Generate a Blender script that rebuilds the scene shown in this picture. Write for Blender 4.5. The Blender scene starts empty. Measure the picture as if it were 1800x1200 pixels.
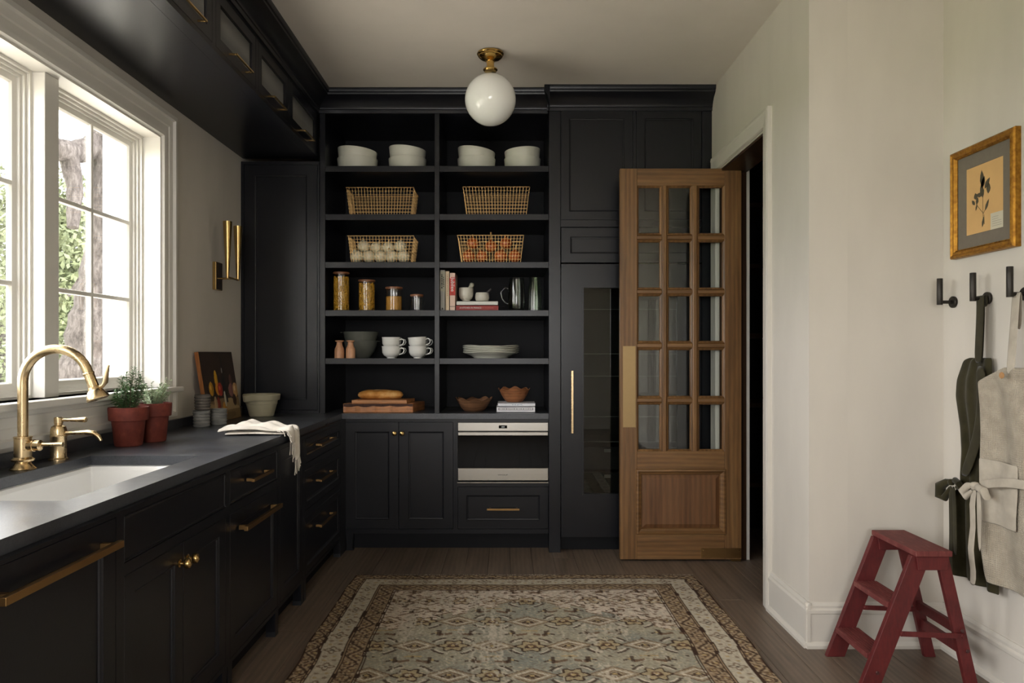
import bpy, bmesh, math, random
import numpy as np
from mathutils import Vector, Matrix

random.seed(7)
SC = bpy.context.scene
COL = SC.collection
PI = math.pi

# ------------------------------------------------------------------ camera, light, exposure
F, CX, CY, H = 1300.0, 890.0, 620.0, 1.316          # focal length (px of 1800), principal point, eye height
cd = bpy.data.cameras.new('camera'); cam = bpy.data.objects.new('camera', cd); COL.objects.link(cam)
cd.sensor_width = 36; cd.lens = F / 1800 * 36
cd.shift_x = (900 - CX) / 1800; cd.shift_y = (CY - 600) / 1800
cd.clip_start = 0.02; cd.clip_end = 200
cam.location = (0, 0, H); cam.rotation_euler = (PI / 2, 0, 0)
SC.camera = cam

w = bpy.data.worlds.new('overcast_sky'); SC.world = w; w.use_nodes = True
bg = w.node_tree.nodes['Background']
bg.inputs[0].default_value = (1.0, 0.985, 0.965, 1); bg.inputs[1].default_value = 1.0
SKY_EXPOSURE = 3.6

def portal(name, loc, rot, sx, sy):
    l = bpy.data.lights.new(name, 'AREA'); l.shape = 'RECTANGLE'; l.size = sx; l.size_y = sy
    l.cycles.is_portal = True
    o = bpy.data.objects.new(name, l); COL.objects.link(o); o.location = loc; o.rotation_euler = rot
    return o
portal('window_light_portal', (-2.02, 2.51, 1.78), (0, -PI / 2, 0), 1.35, 2.55)

vs = SC.view_settings
vs.view_transform = 'Standard'; vs.look = 'None'; vs.gamma = 1.0; vs.use_curve_mapping = False
vs.exposure = SKY_EXPOSURE
SC.cycles.max_bounces = 10; SC.cycles.diffuse_bounces = 6; SC.cycles.glossy_bounces = 4
SC.cycles.transmission_bounces = 6; SC.cycles.transparent_max_bounces = 12
SC.cycles.caustics_reflective = False; SC.cycles.caustics_refractive = False
SC.cycles.sample_clamp_indirect = 6.0

# ------------------------------------------------------------------ mesh helpers
def X(px, Y): return (px - CX) * Y / F              # photo column at depth Y -> metres
def Z(py, Y): return H - (py - CY) * Y / F
def lin(r, g, b):
    f = lambda v: (v / 255 / 12.92) if v <= 10 else ((v / 255 + 0.055) / 1.055) ** 2.4
    return (f(r), f(g), f(b))

ORG = {}
class MB:
    def __init__(s, mp=None): s.v, s.f, s.mp, s.M = [], [], mp, None
    def add(s, vs_, fs):
        o = len(s.v)
        for p in vs_:
            if s.mp: p = s.mp(*p)
            p = Vector(p)
            if s.M is not None: p = s.M @ p
            s.v.append(p)
        s.f += [tuple(o + i for i in q) for q in fs]
        return s
    def box(s, a0, a1, b0, b1, c0, c1):
        return s.add([(a0,b0,c0),(a1,b0,c0),(a1,b1,c0),(a0,b1,c0),(a0,b0,c1),(a1,b0,c1),(a1,b1,c1),(a0,b1,c1)],
              [(0,3,2,1),(4,5,6,7),(0,1,5,4),(1,2,6,5),(2,3,7,6),(3,0,4,7)])
    def lathe(s, prof, n=24, c=(0,0,0), axis='z', close=False):
        vs_, fs = [], []
        for r, z in prof:
            for k in range(n):
                a = 2*PI*k/n; x, y = r*math.cos(a), r*math.sin(a)
                p = (x, y, z) if axis == 'z' else ((z, x, y) if axis == 'x' else (x, z, y))
                vs_.append((p[0]+c[0], p[1]+c[1], p[2]+c[2]))
        m = len(prof)
        for i in range(m-1 + (1 if close else 0)):
            j = (i+1) % m
            for k in range(n):
                k2 = (k+1) % n
                fs.append((i*n+k, i*n+k2, j*n+k2, j*n+k))
        if not close:
            if prof[0][0] > 1e-5: fs.append(tuple(range(n))[::-1])
            if prof[-1][0] > 1e-5: fs.append(tuple((m-1)*n+k for k in range(n)))
        return s.add(vs_, fs)
    def tube(s, pts, r, n=8, caps=True):
        pts = [Vector(p) for p in pts]; m = len(pts)
        rs = r if isinstance(r, (list, tuple)) else [r]*m
        t0 = (pts[1]-pts[0]).normalized()
        up = Vector((0,0,1)) if abs(t0.z) < .9 else Vector((1,0,0))
        nrm = t0.cross(up).normalized()
        vs_, fs = [], []
        for i in range(m):
            t = (pts[min(i+1,m-1)]-pts[max(i-1,0)]).normalized()
            nrm = (nrm - t*nrm.dot(t)).normalized(); b = t.cross(nrm)
            for k in range(n):
                a = 2*PI*k/n + PI/n
                vs_.append(pts[i] + (nrm*math.cos(a)+b*math.sin(a))*rs[i])
        for i in range(m-1):
            for k in range(n):
                k2 = (k+1) % n
                fs.append((i*n+k, i*n+k2, (i+1)*n+k2, (i+1)*n+k))
        if caps: fs += [tuple(range(n))[::-1], tuple((m-1)*n+k for k in range(n))]
        return s.add(vs_, fs)
    def prism(s, poly, axis, a, b):
        n = len(poly)
        q = {'x': lambda p,t:(t,p[0],p[1]), 'y': lambda p,t:(p[0],t,p[1]), 'z': lambda p,t:(p[0],p[1],t)}[axis]
        return s.add([q(p,a) for p in poly]+[q(p,b) for p in poly],
              [tuple(range(n)), tuple(range(n,2*n))[::-1]] + [(i,(i+1)%n,n+(i+1)%n,n+i) for i in range(n)])
    def ring(s, u0, u1, v0, v1, prof, cap=False):
        vs_, fs = [], []
        for i, d in prof:
            vs_ += [(u0+i,v0+i,d),(u1-i,v0+i,d),(u1-i,v1-i,d),(u0+i,v1-i,d)]
        for k in range(len(prof)-1):
            for j in range(4):
                j2 = (j+1) % 4
                fs.append((4*k+j,4*k+j2,4*k+4+j2,4*k+4+j))
        if cap: k = len(prof)-1; fs.append((4*k,4*k+1,4*k+2,4*k+3))
        return s.add(vs_, fs)
    def grid(s, P, cu=False, cv=False):
        a, b = len(P), len(P[0]); fs = []
        for i in range(a-1+(1 if cu else 0)):
            for j in range(b-1+(1 if cv else 0)):
                i2, j2 = (i+1)%a, (j+1)%b
                fs.append((i*b+j, i*b+j2, i2*b+j2, i2*b+j))
        return s.add([p for r in P for p in r], fs)
    def build(s, name, mat, parent=None, smooth=False, bevel=0, solid=0, origin=None, angle=40, seg=2, sub=0, kind=None):
        if parent is not None: org = ORG[parent.name]
        elif origin is not None: org = Vector(origin)
        else:
            xs = [p.x for p in s.v]; ys = [p.y for p in s.v]; zs = [p.z for p in s.v]
            org = Vector(((min(xs)+max(xs))/2, (min(ys)+max(ys))/2, min(zs)))
        me = bpy.data.meshes.new(name)
        me.from_pydata([tuple(p-org) for p in s.v], [], s.f)
        bm = bmesh.new(); bm.from_mesh(me); bmesh.ops.recalc_face_normals(bm, faces=bm.faces); bm.to_mesh(me); bm.free()
        if smooth:
            me.polygons.foreach_set('use_smooth', [True]*len(me.polygons))
            me.set_sharp_from_angle(angle=math.radians(angle))
        me.materials.append(mat)
        o = bpy.data.objects.new(name, me); COL.objects.link(o)
        if parent is not None: o.parent = parent
        else: o.location = org
        ORG[o.name] = org
        if solid:
            m = o.modifiers.new('thickness', 'SOLIDIFY'); m.thickness = solid; m.offset = 0
        if sub:
            m = o.modifiers.new('smooth', 'SUBSURF'); m.levels = m.render_levels = sub
        if bevel:
            m = o.modifiers.new('edge', 'BEVEL'); m.width = bevel; m.segments = seg; m.limit_method = 'ANGLE'; m.angle_limit = math.radians(50)
        if kind: o['kind'] = kind
        return o

def thing(name, label, cat, loc, group=None):
    o = bpy.data.objects.new(name, None); COL.objects.link(o); o.location = loc
    o.empty_display_size = .05
    ORG[o.name] = Vector(loc); o['label'] = label; o['category'] = cat
    if group: o['group'] = group
    return o
def tag(o, label, cat, group=None):
    o['label'] = label; o['category'] = cat
    if group: o['group'] = group
    return o
def struct(o, label=None):
    o['kind'] = 'structure'
    if label: o['label'] = label
    return o
def copy_tree(o, loc=None, label=None, parent=None, rotz=None):
    c = o.copy(); COL.objects.link(c)
    if parent is not None: c.parent = parent
    if loc is not None: c.location = loc
    if rotz is not None: c.rotation_euler = (0, 0, rotz)
    if label: c['label'] = label
    for ch in list(o.children): copy_tree(ch, parent=c)
    return c

# ------------------------------------------------------------------ materials
class NT:
    def __init__(s, name):
        s.m = bpy.data.materials.new(name); s.m.use_nodes = True
        s.t = s.m.node_tree; s.n = s.t.nodes; s.l = s.t.links
        s.p = s.n['Principled BSDF']; s.out = s.n['Material Output']
        s.tc = s.n.new('ShaderNodeTexCoord')
    def link(s, a, b): s.l.new(a, b)
    def mapping(s, scale=(1,1,1), rot=(0,0,0), src='Object', rnd=0):
        mp = s.n.new('ShaderNodeMapping'); mp.inputs['Scale'].default_value = scale; mp.inputs['Rotation'].default_value = rot
        s.link(s.tc.outputs[src], mp.inputs['Vector'])
        if rnd:
            oi = s.n.new('ShaderNodeObjectInfo'); mu = s.n.new('ShaderNodeMath'); mu.operation = 'MULTIPLY'; mu.inputs[1].default_value = rnd
            s.link(oi.outputs['Random'], mu.inputs[0]); cb = s.n.new('ShaderNodeCombineXYZ')
            for i in range(3): s.link(mu.outputs[0], cb.inputs[i])
            s.link(cb.outputs[0], mp.inputs['Location'])
        return mp.outputs[0]
    def noise(s, vec, scale, detail=4, rough=.55, dist=0):
        n = s.n.new('ShaderNodeTexNoise'); n.inputs['Scale'].default_value = scale; n.inputs['Detail'].default_value = detail
        n.inputs['Roughness'].default_value = rough; n.inputs['Distortion'].default_value = dist
        s.link(vec, n.inputs['Vector']); return n.outputs['Fac']
    def wave(s, vec, scale, dist=0, detail=2, dscale=1, direction='X', typ='BANDS'):
        n = s.n.new('ShaderNodeTexWave'); n.wave_type = typ
        if typ == 'BANDS': n.bands_direction = direction
        n.inputs['Scale'].default_value = scale; n.inputs['Distortion'].default_value = dist
        n.inputs['Detail'].default_value = detail; n.inputs['Detail Scale'].default_value = dscale
        s.link(vec, n.inputs['Vector']); return n.outputs['Fac']
    def ramp(s, fac, stops):
        r = s.n.new('ShaderNodeValToRGB'); e = r.color_ramp.elements
        while len(e) < len(stops): e.new(.5)
        for i, (p, c) in enumerate(stops): e[i].position = p; e[i].color = (*c, 1)
        s.link(fac, r.inputs['Fac']); return r.outputs['Color']
    def mix(s, fac, a, b, mode='MIX'):
        m = s.n.new('ShaderNodeMix'); m.data_type = 'RGBA'; m.blend_type = mode
        for sock, val in ((m.inputs['Factor'], fac), (m.inputs['A'], a), (m.inputs['B'], b)):
            pass
        ins = [i for i in m.inputs if i.enabled]
        for i, val in zip((ins[0], ins[1], ins[2]), (fac, a, b)):
            if isinstance(val, (int, float)): i.default_value = val
            elif isinstance(val, tuple): i.default_value = (*val, 1)
            else: s.link(val, i)
        return [o for o in m.outputs if o.enabled][0]
    def bump(s, h, strength=.2, dist=.01):
        b = s.n.new('ShaderNodeBump'); b.inputs['Strength'].default_value = strength; b.inputs['Distance'].default_value = dist
        s.link(h, b.inputs['Height']); s.link(b.outputs[0], s.p.inputs['Normal'])
    def set(s, **k):
        nm = dict(col='Base Color', rough='Roughness', metal='Metallic', spec='Specular IOR Level', coat='Coat Weight', coatr='Coat Roughness',
                  trans='Transmission Weight', ior='IOR', sheen='Sheen Weight', sss='Subsurface Weight', alpha='Alpha')
        for a, v in k.items():
            i = s.p.inputs[nm[a]]
            if isinstance(v, (int, float)): i.default_value = v
            elif isinstance(v, tuple): i.default_value = (*v, 1)
            else: s.link(v, i)
        return s

def paint(name, col, rough=.5, var=.06, vs_=6, bump=0, bs=60, stretch=(1,1,1), **k):
    m = NT(name); v = m.mapping(stretch)
    f = m.noise(v, vs_, 5)
    lo = tuple(c*(1-var) for c in col); hi = tuple(min(1, c*(1+var)) for c in col)
    m.set(col=m.ramp(f, [(.3, lo), (.7, hi)]), rough=rough, **k)
    if bump: m.bump(m.noise(m.mapping(stretch), bs, 4), bump, .004)
    return m.m
def woodm(name, dark, mid, light, axis='z', scale=1., rough=.4, rnd=7, bump=.12, spec=.4):
    m = NT(name); st = {'z': (14,14,1.1), 'x': (1.1,14,14), 'y': (14,1.1,14)}[axis]
    v = m.mapping(tuple(c*scale for c in st), rnd=rnd)
    big = m.noise(v, .9, 3, .5, .6); fine = m.noise(v, 7, 5, .65)
    st2 = {'z': (5,5,.55), 'x': (.55,5,5), 'y': (5,.55,5)}[axis]
    ring = m.wave(m.mapping(tuple(c*scale for c in st2), rnd=rnd), 2.2, 5, 3, .8, 'X' if axis != 'x' else 'Z')
    c1 = m.ramp(big, [(.25, dark), (.5, mid), (.75, light)])
    c2 = m.mix(.24, c1, m.ramp(ring, [(.2, dark), (.8, light)]))
    c3 = m.mix(.45, c2, m.ramp(fine, [(.3, tuple(c*.45 for c in dark)), (.6, light)]), 'OVERLAY')
    m.set(col=c3, rough=rough, spec=spec); m.bump(fine, bump, .002)
    return m.m
def glassm(name, tint=(1,1,1), rough=0., refl=1.0, base=0.04):
    m = NT(name); m.n.remove(m.p)
    tr = m.n.new('ShaderNodeBsdfTransparent'); tr.inputs[0].default_value = (*tint, 1)
    gl = m.n.new('ShaderNodeBsdfGlossy'); gl.inputs['Roughness'].default_value = rough; gl.inputs[0].default_value = (refl,refl,refl,1)
    lw = m.n.new('ShaderNodeLayerWeight'); lw.inputs[0].default_value = .5
    pw = m.n.new('ShaderNodeMath'); pw.operation = 'POWER'; pw.inputs[1].default_value = 5; m.link(lw.outputs['Facing'], pw.inputs[0])
    fr = m.n.new('ShaderNodeMath'); fr.operation = 'MULTIPLY_ADD'; fr.inputs[1].default_value = 1-base; fr.inputs[2].default_value = base; m.link(pw.outputs[0], fr.inputs[0])
    mx = m.n.new('ShaderNodeMixShader'); m.link(fr.outputs[0], mx.inputs[0]); m.link(tr.outputs[0], mx.inputs[1]); m.link(gl.outputs[0], mx.inputs[2])
    m.link(mx.outputs[0], m.out.inputs['Surface']); return m.m
def brassm(name, col, rough):
    m = NT(name); f = m.noise(m.mapping((1,1,1)), 30, 4)
    m.set(col=m.ramp(f, [(.3, tuple(c*.93 for c in col)), (.7, col)]), metal=1.0, rough=m.ramp(f, [(.3, (rough,)*3), (.7, (rough*1.15,)*3)]))
    return m.m
def vcolm(name, rough=.9, bs=0, bump=0, spec=.2):
    m = NT(name); a = m.n.new('ShaderNodeAttribute'); a.attribute_name = 'Col'
    m.set(col=a.outputs['Color'], rough=rough, spec=spec)
    if bump: m.bump(m.noise(m.mapping(), bs, 3), bump, .003)
    return m.m

BLACK = paint('black_cabinet_paint', (.0082,.0087,.0118), .30, .08, 9, .03, 90, spec=.36)
BLACKIN = paint('black_cabinet_inside', (.0070,.0074,.0098), .55, .08, 9, .03, 90, (1,1,.15), spec=.18)
WALL = paint('linen_plaster', (.60,.565,.51), .85, .05, 3.5, .05, 40, (1,1,.35), spec=.2)
CEIL = paint('ceiling_plaster', (.70,.655,.59), .9, .04, 2.5, .04, 30, spec=.2)
CASE = paint('wall_toned_trim_paint', (.62,.59,.54), .5, .02, 5, spec=.4)
TRIM = paint('cream_trim_paint', (.72,.70,.65), .4, .02, 5, spec=.5)
BRASS = brassm('aged_brass', (.62,.42,.17), .22)
BRASSD = brassm('dark_aged_brass', (.42,.25,.10), .32)
BRASSF = brassm('brushed_pale_brass', (.64,.485,.28), .25)
STEEL = None
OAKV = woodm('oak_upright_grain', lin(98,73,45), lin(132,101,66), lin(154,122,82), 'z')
OAKH = woodm('oak_level_grain', lin(98,73,45), lin(132,101,66), lin(154,122,82), 'x')
OAKP = woodm('oak_panel_grain', lin(96,68,46), lin(126,93,63), lin(142,108,76), 'z', .8)
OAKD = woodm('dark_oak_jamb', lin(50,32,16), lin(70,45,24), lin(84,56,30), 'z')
GLASS = glassm('window_glass')
DGLASS = glassm('door_glass', (.93,.95,.94))
BLACKGL = paint('black_glass', (.003,.003,.003), .04, 0, spec=.14)

def stone():
    m = NT('leathered_black_stone'); v = m.mapping()
    f = m.noise(v, 5, 6, .6, .4); g = m.noise(v, 160, 3)
    m.set(col=m.mix(.25, m.ramp(f, [(.3, (.026,.029,.036)), (.7, (.060,.066,.080))]), m.ramp(g, [(.35, (.01,.011,.013)), (.7, (.09,.095,.105))])),
          rough=m.ramp(f, [(.3, (.27,)*3), (.7, (.40,)*3)]), spec=.6)
    m.bump(g, .18, .0015); return m.m
STONE = stone()
def steelm():
    m = NT('brushed_steel'); f = m.noise(m.mapping((.6,10,200)), 3, 1)
    m.set(col=m.ramp(f, [(.3, (.44,.425,.39)), (.7, (.47,.455,.42))]), metal=1., rough=.24); return m.m
STEEL = steelm()
# ------------------------------------------------------------------ the room
XL, XR, XA = -1.769, 1.357, 1.96        # left wall, right wall, alcove side wall
YB, YC, YR = 5.58, 3.316, -3.0          # back wall, outer corner of the right wall, wall behind the camera
ZC = 3.05
YF = 4.93                               # front plane of the back cabinets
OY0, OY1, OZ = 3.87, 4.727, 2.48        # pantry opening in the right wall
WY0, WY1, WZ0, WZ1 = 1.275, 3.775, 1.13, 2.423   # window opening in the left wall

LY0, LY1 = -1.7, .45                    # glazed garden doors in the left wall behind the camera
plankm = woodm('smoked_oak_plank', lin(98,86,75), lin(124,110,98), lin(140,126,112), 'y', 1., .42, 23, .15, .4)
subm = paint('dark_subfloor', (.02,.015,.012), .9)
floor = struct(MB().box(XL-.05, 2.75, YR, YB, -.06, -.012).build('floor', subm), 'brown grey smoked oak plank floor')
rw = .138; x = XL; row = 0
while x < 2.7:
    y = YR + random.uniform(-.9, 0)
    while y < YB:
        ln = random.uniform(1.3, 2.3)
        a, b = max(y, YR), min(y+ln, YB)
        if b-a > .05:
            o = MB().box(x+.0008, x+rw-.0008, a+.0008, b-.0008, -.012, 0).build('plank', plankm, floor, bevel=.0012, seg=1)
        y += ln
    x += rw; row += 1

m = MB()
m.box(XL-.231, XL, LY1, YB, 0, WZ0); m.box(XL-.231, XL, YR, LY0, 0, WZ0); m.box(XL-.231, XL, LY0, LY1, 0, .1); m.box(XL-.231, XL, YR, YB, WZ1, ZC)
m.box(XL-.231, XL, LY1, WY0, WZ0, WZ1); m.box(XL-.231, XL, YR, LY0, WZ0, WZ1); m.box(XL-.231, XL, WY1, YB, WZ0, WZ1)
struct(m.build('wall_left', WALL, origin=(XL, 2, 0)), 'greige plaster wall around the white windows')
struct(MB().box(XL, 2.75, YB, YB+.12, 0, ZC).build('wall_back', WALL))
m = MB()
m.box(XR, 1.53, YC, OY0, 0, ZC); m.box(XR, 1.53, OY0, OY1, OZ, ZC); m.box(XR, 1.53, OY1, YB, 0, ZC)
struct(m.build('wall_right', WALL, origin=(XR, 4, 0)), 'pale plaster wall with the pantry doorway')
struct(MB().box(1.53, 2.2, YC, YC+.1, 0, ZC).build('wall_alcove', WALL), 'pale plaster return wall behind the red step stool')
struct(MB().box(XA, XA+.12, YR, YC, 0, ZC).build('wall_side', WALL), 'pale plaster wall with hooks and framed print')
RX0, RX1, RZ0, RZ1 = -1.0, .9, .95, 2.45
m = MB()
m.box(XL, RX0, YR-.12, YR, 0, ZC); m.box(RX1, XA, YR-.12, YR, 0, ZC); m.box(RX0, RX1, YR-.12, YR, 0, RZ0); m.box(RX0, RX1, YR-.12, YR, RZ1, ZC)
struct(m.build('wall_front', WALL, origin=(0, YR, 0)))
struct(MB().box(XL-.231, 2.75, YR-.12, YB+.12, ZC, ZC+.1).build('ceiling', CEIL), 'plain greige plaster ceiling')
portal('rear_window_light_portal', ((RX0+RX1)/2, YR-.13, (RZ0+RZ1)/2), (PI/2, 0, 0), RX1-RX0, RZ1-RZ0)
# rear window frame
wf = struct(MB(lambda a,b,d:(a, YR-.06+d, b)).ring(RX0, RX1, RZ0, RZ1, [(0,-.04),(0,.04),(.06,.04),(.06,-.04),(0,-.04)]).build('window_4', TRIM, bevel=.003))
for k in (1,2): MB().box(RX0+(RX1-RX0)*k/3-.03, RX0+(RX1-RX0)*k/3+.03, YR-.09, YR-.03, RZ0+.05, RZ1-.05).build('mullion', TRIM, wf)
portal('garden_door_light_portal', (-2.02, (LY0+LY1)/2, 1.26), (0, -PI/2, 0), 2.32, LY1-LY0)
gd = struct(MB(lambda u,v,d:(-1.9+d, u, v)).ring(LY0, LY1, .1, WZ1, [(0,-.04),(0,.04),(.07,.04),(.07,-.04),(0,-.04)]).build('door_2', TRIM, bevel=.003), 'cream framed glazed garden doors')
for k in range(1,4): MB().box(-1.94, -1.86, LY0+(LY1-LY0)*k/4-.04, LY0+(LY1-LY0)*k/4+.04, .15, WZ1-.05).build('stile', TRIM, gd)
# pantry behind the doorway
m = MB(); m.box(1.53, 2.7, YB-.04, YB, 0, ZC); m.box(2.66, 2.7, YC+.1, YB-.04, 0, ZC); m.box(1.53, 2.66, YC+.1, YC+.14, 0, ZC)
struct(m.build('wall_pantry', BLACKIN, origin=(2.1,4.5,0)), 'near black pantry walls behind the oak door')
pt = thing('pantry_shelving', 'dark pantry shelving with oak shelf edges behind the oak door', 'shelving', (2.0, 5.35, 0))
for z in (.42, .97, 1.45, 1.93, 2.35):
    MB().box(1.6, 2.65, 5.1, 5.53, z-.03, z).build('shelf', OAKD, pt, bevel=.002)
for xx in (1.58, 2.62): MB().box(xx-.015, xx+.015, 5.12, 5.53, 0, 2.6).build('upright', BLACKIN, pt)

# baseboards: tall board with stepped cap and shoe
def bb(axis, a, b, face, sgn, name):
    pr = [(0,0),(.030,0),(.030,.014),(.020,.026),(.016,.028),(.016,.150),(.021,.154),(.021,.168),(.013,.176),(.013,.186),(.006,.200),(0,.200)]
    poly = [(face+sgn*d, z) for d, z in pr]
    return struct(MB().prism(poly, axis, a, b).build(name, CASE, origin=((face,(a+b)/2,0) if axis=='y' else ((a+b)/2,face,0))))
bb('y', YC-.02, 3.78, XR, -1, 'baseboard_right')
bb('x', XR-.02, XA, YC, -1, 'baseboard_alcove')
bb('y', YR, YC, XA, -1, 'baseboard_side')
# doorway casing and jamb
CP = [(0,0),(0,.022),(.018,.026),(.03,.022),(.085,.016),(.092,.006),(.092,0)]
def casing(y0, y1, sgn):
    poly = [(XR-d, y0+sgn*t) for t, d in CP]
    return MB().prism(poly, 'z', 0, OZ+.0985)
t1 = struct(casing(3.78, 3.872, 1).build('trim_1', CASE, origin=(XR,3.82,0)), 'cream casing on the near side of the pantry doorway')
t2 = struct(casing(4.832, 4.74, -1).build('trim_2', CASE, origin=(XR,4.8,0)), 'cream casing on the far side of the pantry doorway')
t3 = struct(MB().prism([(XR-d, OZ+.10-t) for t, d in CP], 'y', 3.783, 4.829).build('trim_3', CASE, origin=(XR,4.3,OZ)), 'cream head casing above the pantry doorway')
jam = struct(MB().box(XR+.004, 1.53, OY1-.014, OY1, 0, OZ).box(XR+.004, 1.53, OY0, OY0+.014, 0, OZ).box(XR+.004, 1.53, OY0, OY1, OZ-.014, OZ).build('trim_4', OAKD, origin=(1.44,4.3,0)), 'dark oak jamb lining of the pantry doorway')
struct(MB().box(1.53, 1.548, OY1-.02, OY1+.1, 0, OZ+.1).build('trim_5', TRIM), 'thin pale casing edge inside the pantry')

# ------------------------------------------------------------------ windows
LF = lambda face: (lambda u, v, d: (face+d, u, v))        # left wall frame: u along Y, v up, d into the room
BF = lambda face: (lambda u, v, d: (u, face-d, v))        # back wall frame: u along X, v up, d towards the camera
m = MB(LF(XL))
m.ring(WY0-.13, WY1+.13, .985, WZ1+.13, [(0,0),(0,.034),(.022,.036),(.028,.022),(.06,.020),(.066,.015),(.10,.013),(.106,.024),(.124,.022),(.13,.010),(.13,0)])
struct(m.build('trim_6', TRIM, origin=(XL,2.5,1.0)), 'stepped cream casing around the row of windows')
m = MB(); m.box(-2.0, XL+.06, WY0-.15, WY1+.15, 1.112, 1.14)
struct(m.build('trim_7', TRIM, bevel=.006), 'cream window stool above the sink')
m = MB(LF(XL)); m.ring(WY0, WY1, WZ0, WZ1, [(0,.008),(.010,.008),(.010,-.085),(.018,-.085),(.018,-.22),(0,-.22)])
struct(m.build('trim_8', TRIM, origin=(XL,2.5,1.0)), 'cream painted lining inside the window opening')
for k, (y0, y1) in enumerate(((2.885, 2.977), (2.033, 2.125))):
    m = MB(); m.box(-1.912, -1.80, y0, y1, 1.14, WZ1-.01)
    struct(m.build('trim_%d' % (9+k), TRIM, bevel=.003), ('cream post between the two windows nearest the shelving', 'cream post between the windows nearest the camera')[k])
for k, y0 in enumerate((2.977, 2.125, 1.275)):
    y1 = (3.765, 2.885, 2.033)[k]
    o = struct(MB(LF(-1.9)).ring(y0, y1, 1.14, 2.413, [(0,.05),(.012,.05),(.012,.036),(.024,.036),(.024,.024),(.036,.024),(.036,.014),(.058,.010),(.064,.0),(.064,-.008),(0,-.008),(0,.05)]).build('window_%d' % (k+1), TRIM, origin=(-1.9,(y0+y1)/2,1.14)),
               ('white six pane casement beside the sconce wall', 'white six pane casement behind the brass tap', 'white six pane casement nearest the camera')[k])
    g0, g1, z0, z1 = y0+.064, y1-.064, 1.185+.012, 2.349
    yc = (g0+g1)/2
    MB(LF(-1.9)).box(yc-.010, yc+.010, z0-.01, z1+.01, -.012, .014).build('muntin', TRIM, o, bevel=.004)
    zs = [z0+(z1-z0)*i/3 for i in range(4)]
    for i in (1, 2):
        MB(LF(-1.9)).box(g0-.004, g1+.004, zs[i]-.010, zs[i]+.010, -.012, .013).build('muntin', TRIM, o, bevel=.004)
    for i in range(3):
        for a, b in ((g0, yc), (yc, g1)):
            MB(LF(-1.9)).box(a-.003, b+.003, zs[i]-.003, zs[i+1]+.003, -.006, -.003).build('pane', GLASS, o)

# ------------------------------------------------------------------ outside
struct(MB().box(-9, -2.0, -20, 30, -.36, -.34).build('reflector', paint('pale_bounce_stone', (.70,.66,.58), .8, .08, 2)), 'added unseen pale terrace outside the window')  # unseen pale slab, added so daylight bounces into the room warm
grass = paint('lawn_grass', (.16,.24,.07), .9, .35, 3)
struct(MB().box(-40, -2.0, -25, 45, -.45, -.35).build('ground', grass), 'green lawn outside the window')
struct(MB().box(-3.3, -2.0, 6.05, 6.4, -.35, 5.2).build('wall_exterior', paint('white_render', (.82,.82,.80), .8, .03)), 'white rendered outside wall beyond the window')
barkm = NT('oak_bark'); bv = barkm.mapping((3,3,1)); bf = barkm.noise(bv, 7, 6, .7)
barkm.set(col=barkm.ramp(bf, [(.3, (.034,.030,.028)), (.5, (.088,.077,.071)), (.7, (.16,.145,.135))]), rough=.95, spec=.1); barkm.bump(bf, .9, .06)
leafm = NT('oak_leaf'); oi = leafm.noise(leafm.mapping(), 2.5, 3)
leafm.set(col=leafm.ramp(oi, [(.3, (.055,.072,.030)), (.7, (.15,.172,.085))]), rough=.6)
def leafcloud(blobs, n, size, seed):
    rnd = random.Random(seed); m = MB()
    for (c, r) in blobs:
        for _ in range(n):
            d = Vector((rnd.gauss(0,1), rnd.gauss(0,1), rnd.gauss(0,1))).normalized() * r * rnd.uniform(.35, 1)
            p = Vector(c) + d
            a = Vector((rnd.gauss(0,1), rnd.gauss(0,1), rnd.gauss(0,1))).normalized(); b = a.orthogonal().normalized()
            s_ = size * rnd.uniform(.6, 1.3)
            m.add([p-a*s_, p+b*s_*.45, p+a*s_, p-b*s_*.45], [(0,1,2,3)])
    return m
def trunk(m, pts, rs, n=14, seed=1):
    rnd = random.Random(seed); P = []
    fine, fr = [], []
    for i in range(len(pts)-1):
        for k in range(6):
            t = k/6; fine.append(Vector(pts[i]).lerp(Vector(pts[i+1]), t)); fr.append((rs[i]*(1-t)+rs[i+1]*t)*rnd.uniform(.93,1.07))
    fine.append(Vector(pts[-1])); fr.append(rs[-1])
    m.tube(fine, fr, n)
tr = thing('oak_tree', 'gnarled oak tree with thick pale bark outside the far window', 'tree', (-5.0, 9.0, -.35))
m = MB()
def op(px, py, Y): return (X(px, Y), Y, Z(py, Y))
YT = 9.0
trunk(m, [(*op(150,760,YT)[:2], -.35), op(166,660,YT), op(176,560,YT), op(192,470,YT), op(200,300,YT), op(204,160,YT), op(208,0,YT), op(215,-200,YT)], [.60,.40,.33,.29,.26,.24,.22,.18])
m.build('trunk', barkm.m, tr, smooth=True)
m = MB(); trunk(m, [op(188,230,YT), op(160,262,YT-.2), op(126,268,YT-.5), op(100,262,YT-.8), op(60,230,YT-1)], [.13,.14,.13,.12,.10], 10, 2)
m.build('branch', barkm.m, tr, smooth=True); m = MB()
trunk(m, [op(120,270,YT-.6), op(132,330,YT-.6), op(128,400,YT-.7)], [.11,.09,.06], 10, 3)
m.build('branch', barkm.m, tr, smooth=True); m = MB()
trunk(m, [op(120,520,11), op(140,490,11), op(165,470,11)], [.03,.03,.04], 6, 4)
m.build('branch', barkm.m, tr, smooth=True)
leafcloud([(op(130,430,12.5), 1.2), (op(105,520,12), 1.0), (op(130,600,12.5), 1.1), (op(90,450,13), 1.0), (op(60,380,12),1.0)], 2600, .06, 5).build('foliage', leafm.m, tr)
t2_ = thing('background_tree', 'washed out leafy tree beyond the nearer window', 'tree', (-10.9, 16.4, -.35))
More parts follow.
